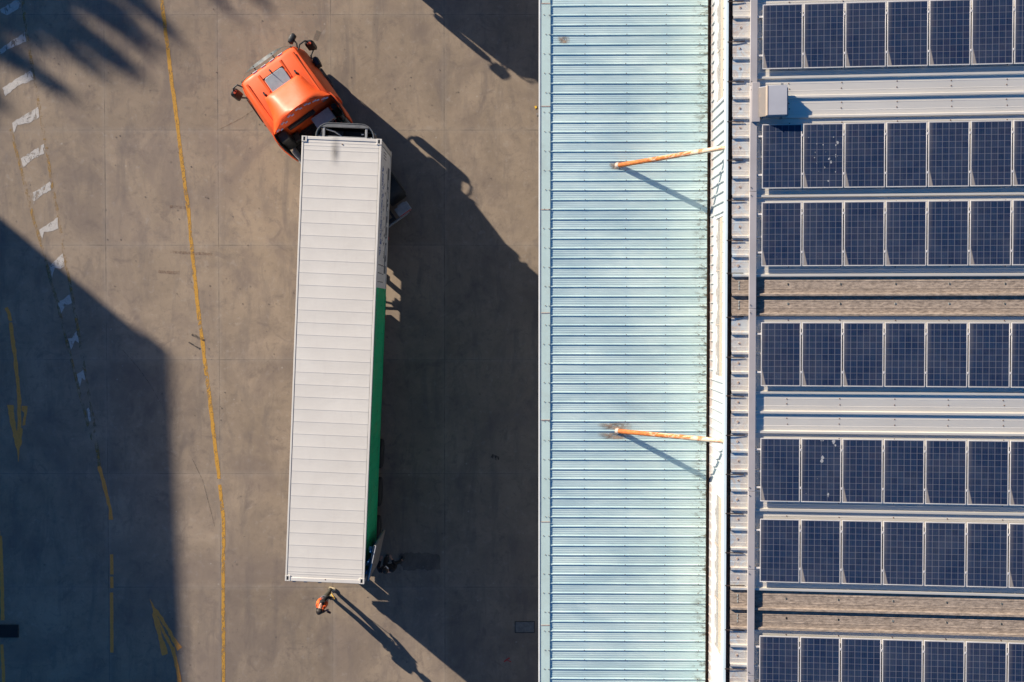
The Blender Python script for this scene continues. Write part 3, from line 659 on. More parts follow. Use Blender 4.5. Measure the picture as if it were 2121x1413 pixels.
# ------------------------------------------------------------------ trailer chassis and container
ZB, ZT = 1.34, 4.24
cf, cr = W(708.2, 284.5, ZT), W(672.3, 1206.8, ZT)
CL = (cf - cr).length; CW = 2.44; hd = math.atan2(-(cf.x - cr.x), cf.y - cr.y)
print('container length', CL, 'width', (W(789.5, 288.5, ZT) - W(626.5, 280, ZT)).length)
def make_trailer():
    t = thing('container_trailer', 'dark skeletal trailer chassis carrying the long white container', 'trailer', (cr.x, cr.y, 0), hd)
    mb = MB()
    for s in (-1, 1):
        mb.b2(s * .42, s * .56, .1, CL - 3.2, 1.08, 1.325); mb.b2(s * .42, s * .56, CL - 3.2, CL - .1, 1.18, 1.325); mb.b2(s * .44, s * .54, .3, 4.6, .78, 1.08)
    for y in (.1, 2.2, 4.5, 7, 9.2, CL - 3.1): mb.b2(-1.15, 1.15, y - .09, y + .09, 1.18, 1.33)
    for y in (CL - 2, CL - .15): mb.b2(-1.20, 1.20, y - .09, y + .09, 1.20, 1.335)
    mb.build('frame', 'chassis', t)
    for ax in (.98, 2.28, 3.58):
        mb = MB(); mb.tube([(-1, ax, .5), (1, ax, .5)], .07, 8); mb.build('axle', 'chassis', t)
        for s in (-1, 1): wheel(t, s * .95, ax, .5, .27, True)
    mb = MB()
    for s in (-1, 1):
        mb.b2(s * .78, s * .90, 9.55, 9.67, .10, 1.30); mb.b2(s * .70, s * .98, 9.48, 9.74, .05, .10)
        mb.tube([(s * .84, 9.6, .55), (s * .5, 9.0, 1.3)], .03, 6); mb.tube([(s * .84, 9.6, .50), (s * .84, 8.7, 1.30)], .03, 6); mb.tube([(s * .84, 9.62, .45), (s * .84, 10.6, 1.30)], .03, 6)
    mb.tube([(-.84, 9.6, .7), (.84, 9.6, .7)], .03, 6); mb.build('landing_leg', 'chassis', t)
    MB().b2(.30, .74, 4.9, 8.7, .26, .42).build('sun_blocker', 'chassis', t, .02)  # unseen box added to block sun reaching the ground beside the trailer
    for s in (-1, 1):
        mb = MB(); mb.b2(s * .62, s * 1.12, 4.15, 6.9, .30, 1.0); mb.build('tool_box', 'chassis', t, .02)  # length stretched to cut off the sun strip on the ground
        mb = MB(); mb.b2(s * 1.10, s * 1.13, 6.7, 8.9, .42, .50); mb.b2(s * 1.10, s * 1.13, 6.9, 6.94, .50, 1.32); mb.b2(s * 1.10, s * 1.13, 8.6, 8.64, .50, 1.32); mb.build('side_guard', 'chassis', t)
        mb = MB(); mb.box((s * .98, -.05, 1.19), (.35, .05, .12)); mb.build('tail_lamp', 'red', t)
        mb = MB(); mb.box((s * 1.21, 10.8, 1.28), (.05, .10, .05)); mb.box((s * 1.21, 8.2, 1.28), (.05, .10, .05)); mb.build('marker_lamp', 'red', t)
    mb = MB(); mb.b2(-1.18, 1.18, -.02, .10, 1.06, 1.32); mb.build('rear_bumper', 'chassis', t)
    for s in (-1, 1): MB().b2(s * .62, s * 1.20, .30, .33, .25, 1.17).build('shade_flap', 'black', t)  # unseen flaps added to block a sunlit patch at the trailer's rear
    return t
trailer = make_trailer()

def make_container():
    t = thing('shipping_container', 'long white container with green rear side panels and ribbed roof on the trailer', 'container', (cr.x, cr.y, ZB), hd)
    hh = ZT - ZB; hw = CW / 2; ysp0 = CL - (593 - 289) / (1208 - 289) * CL
    # roof: sheet bays separated by raised ridges
    ys = []
    for py in (297.4, 304, 313, 333.7): ys.append(CL - (py - 284.5) / (1206.8 - 284.5) * CL)
    ys += [CL - (py - 284.5) / (1206.8 - 284.5) * CL for py in [360 + 25.72 * k for k in range(32)]]
    ys += [0.44, 0.29, 0.22]
    ys = sorted([y for y in ys if y > 0.2 and y < CL - .1])
    cx0, cx1 = -hw + .075, hw - .085
    mb = MB()
    prof = [(0.03, hh - .020)]
    for y in ys:
        prof += [(y - .008, hh - .0205), (y - .004, hh - .018), (y + .004, hh - .0160), (y + .016, hh - .017), (y + .045, hh - .020)]
    prof.append((CL - .03, hh - .021))
    mb.loft([[Vector((x, y, z)) for x in (cx0, cx0 + .02, -.4, .4, cx1 - .02, cx1)] for y, z in prof], cap=False, closed=False)
    mb.build('roof_sheet', 'cwhite', t, ang=20)
    mb = MB(); mb.b2(cx0 - .02, cx1 + .02, .02, CL - .02, hh - .10, hh - .05); mb.build('roof_liner', 'cwhite', t)
    for s, w_ in ((-1, .06), (1, .07)):
        mb = MB(); mb.b2(s * (hw - w_), s * (hw - .003), .18, CL - .18, hh - .12, hh - .011); mb.build('top_rail', 'cwhite', t, .008)
        mb = MB(); mb.b2(s * (hw - .06), s * (hw - .003), .18, ysp0 if s > 0 else CL - .18, 0, .16); mb.build('bottom_rail', 'cgreen' if s > 0 else 'cwhite', t, .01)
        if s > 0: MB().b2(hw - .06, hw - .003, ysp0 + .002, CL - .18, 0, .16).build('bottom_rail', 'cwhite', t, .01)
    mb = MB(); mb.b2(-hw + .16, hw - .16, CL - .10, CL - .004, hh - .14, hh - .003); mb.build('front_header', 'cwhite', t, .01)
    mb = MB(); mb.b2(-hw + .16, hw - .16, .004, .12, hh - .14, hh - .003); mb.build('rear_header', 'cwhite', t, .01)
    for s in (-1, 1):
        for y0 in (0, CL - .178):
            for z0 in (0, hh - .118):
                # hollow casting: four sides, black plate standing in for the shaded hole
                mb = MB(); x0, x1 = (s * hw, s * (hw - .162)); xa, xb = min(x0, x1), max(x0, x1); y1 = y0 + .178
                mb.b2(xa, xa + .05, y0, y1, z0, z0 + .125); mb.b2(xb - .05, xb, y0, y1, z0, z0 + .125)
                mb.b2(xa + .05, xb - .05, y0, y0 + .032, z0, z0 + .125); mb.b2(xa + .05, xb - .05, y1 - .032, y1, z0, z0 + .125)
                c_ = mb.build('corner_casting', 'cwhite', t, .006)
                mb = MB(); mb.b2(xa + .045, xb - .045, y0 + .03, y1 - .03, z0 + .100, z0 + .118); mb.build('hole_shade', 'black', c_)
            mb = MB(); xa = s * (hw - .06); mb.b2(s * (hw - .12), s * (hw - .004), y0 + .02, y0 + .158, .118, hh - .118); mb.build('corner_post', 'cwhite', t, .01)
    ysplit = CL - (593 - 289) / (1208 - 289) * CL
    for s in (-1, 1):
        def side(y0, y1, mat, nm):
            pr = []; y = y0; k = 0
            while y < y1 - .01:
                pr += [(y, .0), (min(y + .27, y1), .0), (min(y + .275, y1), -.006), (min(y + .285, y1), -.006), (min(y + .29, y1), 0)]; y += .29
            mb = MB(); xs = s * (hw - .022)
            mb.loft([[Vector((xs + s * d, y, z)) for z in (.16, hh - .12)] + [Vector((xs - s * .03, y, z)) for z in (hh - .12, .16)] for y, d in pr])
            mb.build(nm, mat, t, ang=20)
        if s > 0: side(.17, ysplit, 'cgreen', 'side_panel'); side(ysplit, CL - .17, 'cwhite_lifted', 'side_panel')
        else: side(.17, CL - .17, 'cwhite', 'side_panel')
    # lettering on the right side: small blue and dark character blocks (illegible in the photograph), grey band with pale marks
    xs = hw - .0195
    bl, bk = MB(), MB()
    def glyph(mb, y, z, h):
        for q in range(random.choice((2, 3, 3, 4))):
            if random.random() < .5: mb.box((xs, y + random.uniform(-h/3, h/3), z + random.uniform(-h/2.5, h/2.5)), (.004, h * random.uniform(.5, .9), h * .14))
            else: mb.box((xs, y + random.uniform(-h/3, h/3), z + random.uniform(-h/3, h/3)), (.006, h * .14, h * random.uniform(.5, .9)))
    rows_y = [CL - (py - 289) / 919 * CL for py in range(345, 530, 9)]
    for y in rows_y:
        for k in range(random.choice((1, 2, 2, 3))): glyph(bl, y, 2.15 + .0 - .22 * k * random.uniform(.7, 1.1), random.uniform(.13, .2))
        for k in range(random.choice((0, 1, 2))): glyph(bk, y, 1.25 + random.uniform(-.3, .3), .13)
    for py in (545, 562, 580):
        y = CL - (py - 289) / 919 * CL
        for k in range(7): bk.box((xs, y + random.uniform(-.01, .01), 2.3 - k * .22), (.004, .03, .12 * random.random() + .04))
    for py in (308, 314, 320): y = CL - (py - 289) / 919 * CL; bk.box((xs, y, 1.7), (.004, .02, .7))
    bl.build('blue_lettering', 'ink_blue', t, smooth=False); bk.build('black_lettering', 'ink_black', t, smooth=False)
    y0, y1 = CL - (560 - 289) / 919 * CL, CL - (330 - 289) / 919 * CL
    mb = MB(); mb.b2(xs - .004, xs + .003, y0, y1, .30, .78); bd = mb.build('side_band', 'band_grey', t, smooth=False)
    mb = MB(); y = y0 + .3
    while y < y1 - .3:
        glyph(mb, y, .54, .26) if False else None
        for q in range(3): mb.box((xs + .006, y + random.uniform(-.05, .05), .54 + random.uniform(-.1, .1)), (.004, random.choice((.03, .14)), random.choice((.20, .035))))
        y += random.choice((.20, .20, .20, .34))
    mb.build('band_lettering', 'tape', bd, smooth=False)
    mb = MB()
    for py in range(612, 712, 14): y = CL - (py - 289) / 919 * CL; mb.box((xs, y, 2.28), (.004, .17, .07))
    mb.build('side_stripe', 'door_inner', t, smooth=False)
    mb = MB()
    for k in range(46): mb.disc((0, 0, 0), .0) if False else mb.box((xs, random.uniform(.5, ysplit - .3), random.choice((.5, 1.0, 1.7, 2.35))), (.006, .025, .03))
    mb.build('side_rivet', 'ink_black', t, smooth=False)
    MB().b2(-hw + .07, hw - .07, .13, CL - .07, .02, .15).build('floor', 'door_inner', t)
    MB().b2(hw - .075, hw - .065, .14, CL - .12, .16, hh - .14).build('inner_lining', 'cwhite_lifted', t)
    # front wall
    mb = MB(); mb.b2(-hw + .12, hw - .12, CL - .06, CL - .02, .1, hh - .14); mb.build('front_wall', 'cwhite', t)
    # rear: closed left leaf with lock rods
    lf = MB(); lf.b2(-hw + .12, -.012, .02, .075, .13, hh - .15); lf = lf.build('door', 'cwhite', t, .008)
    for x in (-.95, -.60, -.16):
        mb = MB(); mb.tube([(x, -.012, .06), (x, -.012, hh - .05)], .018, 8)
        for z in (.10, hh - .09): mb.box((x, -.01, z), (.10, .05, .05))
        mb.build('lock_rod', 'grey_metal', lf)
    # open right leaf, hinged on the right rear post and swung forward alongside
    hinge = bpy.data.objects.new('door', None)
    dl = MB(); dl.b2(0, 1.12, -.03, .025, .13, hh - .13); d = dl.build('door', 'door_inner', t, .01)
    d.location = (hw - .005, .02, 0)
    h0, h1 = W(761.3, 1203, ZT - .13), W(776.5, 1131.5, ZT - .13)
    d.rotation_euler = (0, 0, math.atan2(h1.y - h0.y, h1.x - h0.x) - hd)
    p_ = Matrix.Rotation(-hd, 3, 'Z') @ (h0 - Vector((cr.x, cr.y, 0))); d.location = (p_.x, p_.y, 0)
    mb = MB(); mb.b2(.01, 1.11, .027, .045, .15, hh - .10); mb.build('outer_skin', 'navy', d)
    for x in (.25, .6, .92):
        mb = MB(); mb.tube([(x, .10, .05), (x, .10, hh - .05)], .02, 8)
        for z in (.15, .8, 1.6, hh - .15): mb.box((x, .085, z), (.11, .05, .06))
        mb.build('lock_rod', 'blue_steel', d)
    for x, z in ((.45, hh - .42), (.95, hh - .35)):
        mb = MB(); mb.box((x, .14, z), (.12, .09, .04)); mb.build('door_handle', 'pale_metal', d, .01)
    mb = MB(); mb.b2(.0, 1.12, -.034, -.014, hh - .128, hh - .112); mb.build('door_seal', 'pale_metal', d)
    # roof smear and plug
    mb = MB(); mb.add([(-.2, -.55, 0), (.2, -.55, 0), (.2, .55, 0), (-.2, .55, 0)], [(0, 1, 2, 3)]); o = mb.build('roof_smear', 'soot', t, smooth=False); o.location = (-.20, CL - .40, hh + .004)
    for x, y in ((.02, CL - .21), (.02, .09)):
        mb = MB(); mb.disc((x, y, hh - .012), .02, .012); mb.build('roof_plug', 'rusty_screw', t)
    return t
container = make_container()

# generator unit clipped to the front of the container
a_ = container.matrix_basis
def make_genset():
    t = thing('clip_on_generator', 'rounded grey and dark blue generator unit clipped to the container front', 'generator', (cr.x, cr.y, 0), hd)
    yb = CL + .02; x0, x1 = -.86, .92; dep = .46
    def rr(x0, x1, dep, r, off=0):
        P = [(x0, 0)]
        for k in range(7): a = R(180 - k * 15); P.append((x0 + r + r * math.cos(a), dep - r + r * math.sin(a)))
        for k in range(7): a = R(90 - k * 15); P.append((x1 - r + r * math.cos(a), dep - r + r * math.sin(a)))
        P.append((x1, 0)); return P
    P = rr(x0, x1, dep, .40)
    mb = MB(); L = []
    for (x, y), (xi, yi) in zip(P, rr(x0 + .03, x1 - .03, dep - .03, .38)):
        L.append([Vector((x, yb + y, 2.45)), Vector((x, yb + y, 3.86)), Vector((xi, yb + yi, 3.86)), Vector((xi, yb + yi, 2.45))])
    mb.loft(L); mb.build('shell', 'navy', t)
    mb = MB(); mb.tube([(x, yb + y, 3.88) for x, y in P], .011, 6); mb.build('top_rim', 'deck_grey', t)
    # grey front deck at the top with rounded outline
    mb = MB(); Q = [(x, y) for x, y in P if y > dep - .17]; mb.prism([(x, yb + y - .015) for x, y in Q], 3.80, 3.875); mb.build('top_deck', 'deck_grey', t, .02)
    mb = MB(); mb.b2(x0 + .20, x0 + .27, yb + .01, yb + .34, 3.72, 3.85); mb.b2(x1 - .27, x1 - .20, yb + .01, yb + .34, 3.72, 3.85); mb.b2(x0 + .05, x1 - .05, yb + .01, yb + .07, 3.68, 3.80); mb.build('frame', 'grey_metal', t, .008)
    mb = MB(); mb.b2(x0 + .27, x1 - .27, yb + .07, yb + .34, 2.5, 3.2); mb.b2(x0 + .3, x0 + .8, yb + .08, yb + .30, 3.2, 3.45); mb.build('engine_block', 'black', t, .03)
    mb = MB(); mb.tube([(x0 + .3, yb + .28, 3.75), (x0 + .55, yb + .22, 3.7), (x0 + .75, yb + .1, 3.6)], .022, 7); mb.tube([(x0 + .13, yb + .12, 3.7), (x0 + .16, yb + .30, 3.72)], .014, 6); mb.build('fuel_pipe', 'pale_metal', t)
    mb = MB(); mb.disc((x0 + .15, yb + .30, 3.72), .035, .03, 10); mb.build('filler_cap', 'beige', t)
    mb = MB(); mb.b2(x0 + .06, x0 + .18, yb + .06, yb + .10, 3.6, 3.72); mb.b2(x1 - .4, x1 - .33, yb + .15, yb + .18, 3.7, 3.73); mb.build('bracket', 'pale_metal', t)
    mb = MB(); mb.b2(x0 + .1, x1 - .1, yb, yb + .40, 2.40, 2.45); mb.build('base_plate', 'navy', t)
    return t
genset = make_genset()

# a second rig parked beyond the top edge: it throws the shadow at the upper middle
t2 = copy_tree(tractor)
g2 = W(721, -122); t2.location = (g2.x + 1.25, g2.y, 0); t2.rotation_euler = (0, 0, R(180))
t2['label'] = 'orange truck tractor parked beyond the top edge of the view, known by its shadow'
tr2 = copy_tree(trailer); tr2['label'] = 'second skeletal trailer parked north of the yard beyond the view'
ct2 = copy_tree(container); ct2['label'] = 'second long container on the trailer parked beyond the top edge'
base = Vector((g2.x + 1.25, g2.y + 3.1 + CL, 0))
for o, z in ((tr2, 0), (ct2, ZB)): o.location = (base.x, base.y, z); o.rotation_euler = (0, 0, R(180))

# ------------------------------------------------------------------ canopy (lower roof)
XL, XG, XWALL = W(1118.5, 706, 7.65).x, W(1463.5, 706, 7.74).x, 5.50
ZC = lambda x: 7.74 - .02 * (XWALL - x)
YN, YS = 22.0, -22.0
can = thing('loading_canopy', 'pale cyan ribbed metal canopy roof below the white wall', 'canopy roof')
per = (W(1300, 713.7, 7.72).y - W(1300, 912.7, 7.72).y) / 10; y00 = W(1300, 713.7, 7.72).y
prof = []
k0 = int((YN - y00) / per); k1 = int((y00 - YS) / per)
rib_ys = [y00 + per * k for k in range(k0, -k1 - 1, -1)]
for y in rib_ys:
    # going south: pan ridges then the rib
    prof += [(y + .026, 0), (y + .008, .026), (y - .008, .026), (y - .017, 0)]
    for q in (.30, .50, .70): yy = y - per * q; prof += [(yy + .012, 0), (yy + .004, .004), (yy - .004, .004), (yy - .012, 0)]
stations = [XL + .02, XL + .6, 2.2, 3.3, 4.4, XG]
mb = MB(); rnd = random.Random(3); secs = []
wv = [[rnd.uniform(-.0035, .0035) for _ in stations] for _ in rib_ys]
for i, (y, dz) in enumerate(prof):
    kk = min(i // 16, len(rib_ys) - 1)
    secs.append([Vector((x, y + (wv[kk][j] if dz > .02 else 0), ZC(x) + dz)) for j, x in enumerate(stations)])
mb.loft(secs, cap=False, closed=False); mb.build('roof_sheet', 'canopy', can, smooth=False)
# screws on the ribs
mb = MB()
for px in (1211, 1296, 1378, 1448):
    xx = W(px, 706, 7.7).x
    for y in rib_ys:
        if -13 < y < 13: mb.disc((xx + rnd.uniform(-.02, .02), y + .004, ZC(xx) + .026), .014, .008, 6)
for y in rib_ys[::2]:
    if -13 < y < 13: mb.disc((W(1137, 706, 7.7).x, y, ZC(1) + .050), .013, .008, 6); mb.disc((W(1128, 706, 7.7).x + rnd.uniform(-.03, .03), y + .01, ZC(1) + .050), .013, .008, 6)
mb.build('roof_screws', 'rusty_screw', can)['kind'] = 'stuff'
# edge flashing in lapped lengths, white nosing, fascia
fx1 = W(1139.5, 706, 7.7).x
seams = [W(1125, p_, 7.7).y for p_ in (-210, 7, 220, 434, 648, 870, 1081, 1295, 1510)]
for a, b in zip(seams, seams[1:]):
    mb = MB(); e = rnd.uniform(0, .006); mb.b2(XL, fx1 + rnd.uniform(-.004, .004), b + .004, a - .004, ZC(.9) + .034 + e, ZC(.9) + .040 + e); f = mb.build('edge_flashing', 'flash', can, .002)
    mb = MB(); mb.b2(XL + .03, fx1 - .005, b - .012, b + .010, ZC(.9) + .048, ZC(.9) + .054); mb.build('flashing_joint', 'washer', f)
mb = MB(); mb.b2(XL - .035, XL + .004, YS, YN, ZC(.9) - .16, ZC(.9) + .060); mb.build('edge_trim', 'white_edge', can, .004)
mb = MB(); mb.b2(XL + .006, XL + .06, YS, YN, ZC(.9) - .30, ZC(.9) + .03)
mb.b2(XL + .06, XG, YS, YN, ZC(.9) - .34, ZC(.9) - .30); mb.build('soffit', 'dim', can)
for y in range(-20, 21, 5): MB().b2(2.9, 3.1, y - .1, y + .1, 0, 7.29).build('column', 'grey_metal', can)
mb = MB()
zg = ZC(XG)
mb.b2(XG + .002, XWALL - .004, YS, YN, zg - .20, zg - .17); mb.b2(XG - .012, XG + .002, YS, YN, zg - .20, zg - .004); mb.build('gutter', 'gutter', can)
# rust and soot stains where the poles stand, stain near the left end
for px, py, s_ in ((1272, 888, 1.5), (1274, 343, .6), (1166, 90, .55)):
    mb = MB(); mb.add([(-.5, -.12, 0), (.5, -.12, 0), (.5, .12, 0), (-.5, .12, 0)], [(0, 1, 2, 3)])
    q = W(px, py, 7.7)
    yy = min(rib_ys, key=lambda t_: abs(t_ - q.y))
    yc = yy - per / 2 if yy > q.y else yy + per / 2
    for m_, off in enumerate((0, -per) if s_ > 1 else (0,)):
        o = MB().add([(-.5, -.095, 0), (.5, -.095, 0), (.5, .085, 0), (-.5, .085, 0)], [(0, 1, 2, 3)]).build('roof_stain', 'rust_stain', can, smooth=False)
        o.location = (q.x + .02, yc + off, ZC(q.x) + .006); o.scale = (s_, 1, 1); o.rotation_euler = (0, -math.atan(.02), 0)

# ------------------------------------------------------------------ warehouse (upper building)
ZU, SL = 10.12, .105
XE = W(1514.5, 706, 10.1).x       # start of roof sheet
ZR = lambda x: ZU - .01 + (x - XE) * SL
wh = thing('warehouse', 'taller white-walled warehouse with pitched ribbed roof', 'building')
XR = 17.0
# wall cladding with vertical ribs; three long window openings
wins = [(W(1490, -160, 8.9).y, W(1490, 212, 8.9).y), (W(1490, 447, 8.9).y, W(1490, 783, 8.9).y), (W(1490, 1022, 8.9).y, W(1490, 1352, 8.9).y)]
wz0, wz1 = 8.34, 9.53
wper = .262
def clad(mb, y0, y1, z0, z1):
    pr = [(y1, 0)]; k = math.floor(y1 / wper)
    while k * wper > y0 + .03:
        y = k * wper
        if y < y1 - .03: pr += [(y + .026, 0), (y + .014, -.040), (y - .014, -.040), (y - .026, 0)]
        k -= 1
    pr.append((y0, 0))
    mb.loft([[Vector((XWALL + d, y, z0)), Vector((XWALL + d, y, z1))] for y, d in pr], cap=False, closed=False)
mb = MB(); edges = [YN] + [e for w_ in wins for e in w_] + [YS]
clad(mb, YS, YN, 7.4, wz0); clad(mb, YS, YN, wz1, 10.05)
prev = YN
for a, b in wins: clad(mb, a, prev, wz0, wz1) if prev > a + .05 else None; prev = b
clad(mb, YS, prev, wz0, wz1)
mb.build('wall', 'wall', wh, smooth=False)
mb = MB(); mb.b2(XWALL - .030, XWALL + .01, YS, YN, 7.545, 7.80); mb.build('wall_base_flashing', 'wall', wh, .003)
mb = MB(); mb.b2(XWALL + .16, XWALL + .30, YS, YN, 0, 10.02); mb.b2(XWALL + .3, XR - .1, YS, YS + .3, 0, 10.0); mb.b2(XWALL + .3, XR - .1, YN - .3, YN, 0, 10.0); mb.build('inner_wall', 'blockwall', wh)
mb = MB(); mb.b2(3.6, 3.8, YS, YN, 0, 7.28); mb.build('ground_floor_wall', 'dim', wh)
for a, b in wins:
    fr = MB(); d0, d1 = XWALL - .012, XWALL + .13
    fr.b2(d0, d1, b, a, wz0, wz0 + .025); fr.b2(d0, d1, b, a, wz1 - .05, wz1 - .002); fr.b2(d0, d1, b, b + .05, wz0 + .05, wz1 - .05); fr.b2(d0, d1, a - .05, a, wz0 + .05, wz1 - .05)
    f = fr.build('window', 'white_edge', wh, .004)
    mb = MB(); mb.b2(XWALL + .022, XWALL + .042, b + .05, a - .05, wz0 + .026, wz1 - .05); mb.build('pane', 'pane', f)
    mb = MB(); mb.b2(XWALL + .004, XWALL + .020, b + .05, a - .05, wz0 + .62, wz1 - .052)
    k = b + 1.4
    while k < a - .3: mb.b2(XWALL + .010, XWALL + .020, k, k + .02, wz0 + .03, wz0 + .618); k += 1.45
    mb.build('mullion', 'beige', f)
    mb = MB(); mb.b2(XWALL - .045, XWALL + .02, b - .03, a + .03, wz0 - .03, wz0 - .003); mb.build('sill', 'white_edge', f, .004)
    mb = MB(); n_ = 40
    mb.loft([[Vector((XWALL + .0205, a - .06 + (b - a + .12) * i / n_, wz0 + .055)), Vector((XWALL + .0205, a - .06 + (b - a + .12) * i / n_, wz0 + .13 + .08 * math.sin(i * .9) + .05 * math.sin(i * 2.3)))] for i in range(n_ + 1)], cap=False, closed=False)
    mb.build('dirt_film', 'white_edge', f, smooth=False)
xe0, xe1 = W(1500, 706, 10.1).x, W(1506, 706, 10.1).x
mb = MB(); mb.b2(xe0, xe1, YS, YN, 9.95, 10.13); mb.build('eave_trim', worn('pale blue white trim', (0.66, 0.76, 0.76), .4, 0, .05, 2), wh, .006)
mb = MB(); mb.b2(xe1 + .002, XE + .03, YS, YN, 9.90, 9.93); gt = mb.build('gutter', 'gutter', wh)
for py in (3.3, 87, 169, 252, 332, 415, 498, 566, 657.6, 740, 820, 902, 982.8, 1063.7, 1145, 1213, 1304.7, 1385.6):
    q = W(1520, py, 10.15); x1 = W(1541 + rnd.uniform(-2, 4), py, 10.2).x; mb = MB(); q0 = Vector((xe1 - .03, q.y, 10.145)); q1 = Vector((x1, q.y + rnd.uniform(-.02, .02), ZR(x1) + .035))
    mb.loft([[p_ + Vector((0, s1 * .011, s2 * .008)) for s1, s2 in ((-1, -1), (1, -1), (1, 1), (-1, 1))] for p_ in (q0, Vector((XE, q.y, 10.16)), q1)]); mb.build('gutter_strap', 'rust_dark', gt)
# roof sheets
ribpx = [35, 78, 120, 162, 202.5, 244, 284, 325.5, 367, 407, 449, 491, 530, 571, 611, 652, 691, 732, 773, 813, 854, 895, 935.7, 976, 1016, 1056, 1097, 1138, 1179, 1220, 1261, 1301.5, 1339, 1379]
ribs = [W(1530, p_, 10.2).y for p_ in ribpx]
rp = (ribs[0] - ribs[-1]) / (len(ribs) - 1)
north = []
y = ribs[0] + rp
while y < YN - .2: north.append(y); y += rp
south = []; y = ribs[-1] - rp
while y > YS + .2: south.append(y); y -= rp
allr = north[::-1] + ribs + south; i0 = len(north)
fib = {i0 + 14, i0 + 15, i0 + 30, i0 + 31}       # ribs closing the brown pans
def rib_prof(y, h=.064): return [(y + .050, 0), (y + .028, h), (y - .022, h), (y - .044, 0)]
def pan_prof(ya, yb): # from ya down to yb
    L = [(ya - .046, 0)]
    for q in (.30, .68): yy = ya + (yb - ya) * q; L += [(yy + .012, 0), (yy + .005, .005), (yy - .005, .005), (yy - .012, 0)]
    L.append((yb + .052, 0)); return L
segs = []; cur = []; curf = False
for i, y in enumerate(allr):
    isf = i in fib
    # pan north of rib i belongs with rib i
    pr = (pan_prof(allr[i - 1], y) if i else []) + rib_prof(y)
    if isf != curf and cur: segs.append((curf, cur)); pr = [cur[-1]] + pr; cur = []
    curf = isf; cur += pr
segs.append((curf, cur))
st = [XE, 7.0, 8.5, 10, 12, XR]
for isf, pr in segs:
    mb = MB(); dz0 = .0
    mb.loft([[Vector((x, y, ZR(x) + d * (1.25 if isf else 1))) for x in st] for y, d in pr], cap=False, closed=False)
    mb.build('skylight_sheet' if isf else 'roof_sheet', 'fibre' if isf else 'roof', wh, smooth=False)
mb = MB(); mb.b2(XE + .02, XE + .05, YS, YN, ZR(XE) - .10, ZR(XE) - .006); mb.build('eave_closure', 'gutter', wh)
# fixings: washers near the eave and along the purlins
ws, ww2 = MB(), MB()
ws_f = MB()
for i in range(i0, i0 + len(ribs)):
    yc = (allr[i] + allr[i - 1]) / 2
    dst = ws_f if i in fib else ws
    xx = W(1531, 706, 10.2).x
    if i in fib:
        for q in range(3): dst.box((xx, yc - .08 + .08 * q, ZR(xx) + .012), (.02, .055, .006))
    else: dst.disc((xx + rnd.uniform(-.03, .03), yc, ZR(xx) + .004), .034, .008, 10); ww2.disc((xx, yc, ZR(xx) + .012), .012, .012, 6)
    for px in (1634, 1740, 1850, 1957, 2066):
        xx = W(px, 706, 10.4).x
        for oy in (-.04, .10):
            if i in fib: ws_f.box((xx + rnd.uniform(-.01, .01), yc + .03, ZR(xx) + .012), (.03, .045, .006))
            else: ww2.disc((xx + rnd.uniform(-.015, .015), yc + oy + rnd.uniform(-.01, .01), ZR(xx) + .003), .016, .010, 6)
ws.build('roof_washer', 'washer', wh); ww2.build('roof_screws', 'rusty_screw', wh)['kind'] = 'stuff'; ws_f.build('skylight_clip', worn('pale clip', (.38, .42, .40), .6, 0, .1, 9), wh)
# far slope of the roof
mb = MB(); mb.add([(XR, YS, ZR(XR) - .001), (XR + 20, YS, ZR(XR) - 2.1), (XR + 20, YN, ZR(XR) - 2.1), (XR, YN, ZR(XR) - .001)], [(0, 1, 2, 3)]); mb.build('far_slope', 'roof', wh, smooth=False)

# ------------------------------------------------------------------ brace poles
for i, (pa, pb, lb) in enumerate((((1279, 343), (1500, 305), 'rusty cream brace pole from canopy to wall, the upper one without a stain'),
                                  ((1279, 893), (1500, 914), 'rusty brace pole with a sooty stain round its foot, the lower one'))):
    a = W(*pa, 7.68); b = W(pb[0], pb[1], 10.06); b.x = XWALL - .02
    L = (b - a).length; r = thing('brace_pole', lb, 'brace pole', a, 0, 'brace poles between canopy and wall')
    q = (b - a).to_track_quat('Z', 'Y'); r.rotation_mode = 'QUATERNION'; r.rotation_quaternion = q
    MB().tube([(0, 0, -.02), (0, 0, L * .5), (0, 0, L)], .064, 16).build('pipe', 'rust_pole', r)
    MB().tube([(0, 0, -.03), (0, 0, .02), (0, 0, .06), (0, 0, .07)], [.085, .088, .075, .06], 16).build('collar', 'washer', r)

# ------------------------------------------------------------------ cable tray and enclosure on the roof
tx0, tx1 = W(1552, 706, 10.35).x, W(1566.5, 706, 10.35).x
zt0 = ZR((tx0 + tx1) / 2)
t = thing('cable_tray', 'long grey metal cable tray running along the roof left of the solar panels', 'cable tray')
cuts = [W(1550, p_, 10.3).y for p_ in (-260, 178, 397, 640, 1018, 1180, 1400, 1640)]
for a, b in zip(cuts, cuts[1:]):
    mb = MB(); mb.b2(tx0, tx1, b + .003, a - .003, zt0 + .07, zt0 + .155); mb.build('tray_cover', 'tray', t, .008)
y0, y1 = W(1560, 170, 10.4).y, W(1560, 252, 10.4).y
mb = MB(); mb.b2(tx0 + .03, tx1 + .06, y1, y0, zt0 + .157, zt0 + .215); mb.build('junction_cover', 'tray', t, .006)
mb = MB(); mb.b2(tx1 + .062, tx1 + .16, y1 + .16, y0 - .16, zt0 + .12, zt0 + .19); mb.build('side_branch', worn('pale branch duct', (.55, .52, .49), .5, 0, .05, 3), t, .005)
mb = MB()
for a in cuts[1:]:
    for o_ in (.10, -.10): mb.disc((tx0 + .03, a + o_, zt0 + .155), .012, .02, 6)
for k in range(-14, 15): mb.b2(tx0 + .02, tx1 - .02, k * 1.5 - .03, k * 1.5 + .03, zt0 + .01, zt0 + .068)
mb.build('fastener', 'chassis', t)
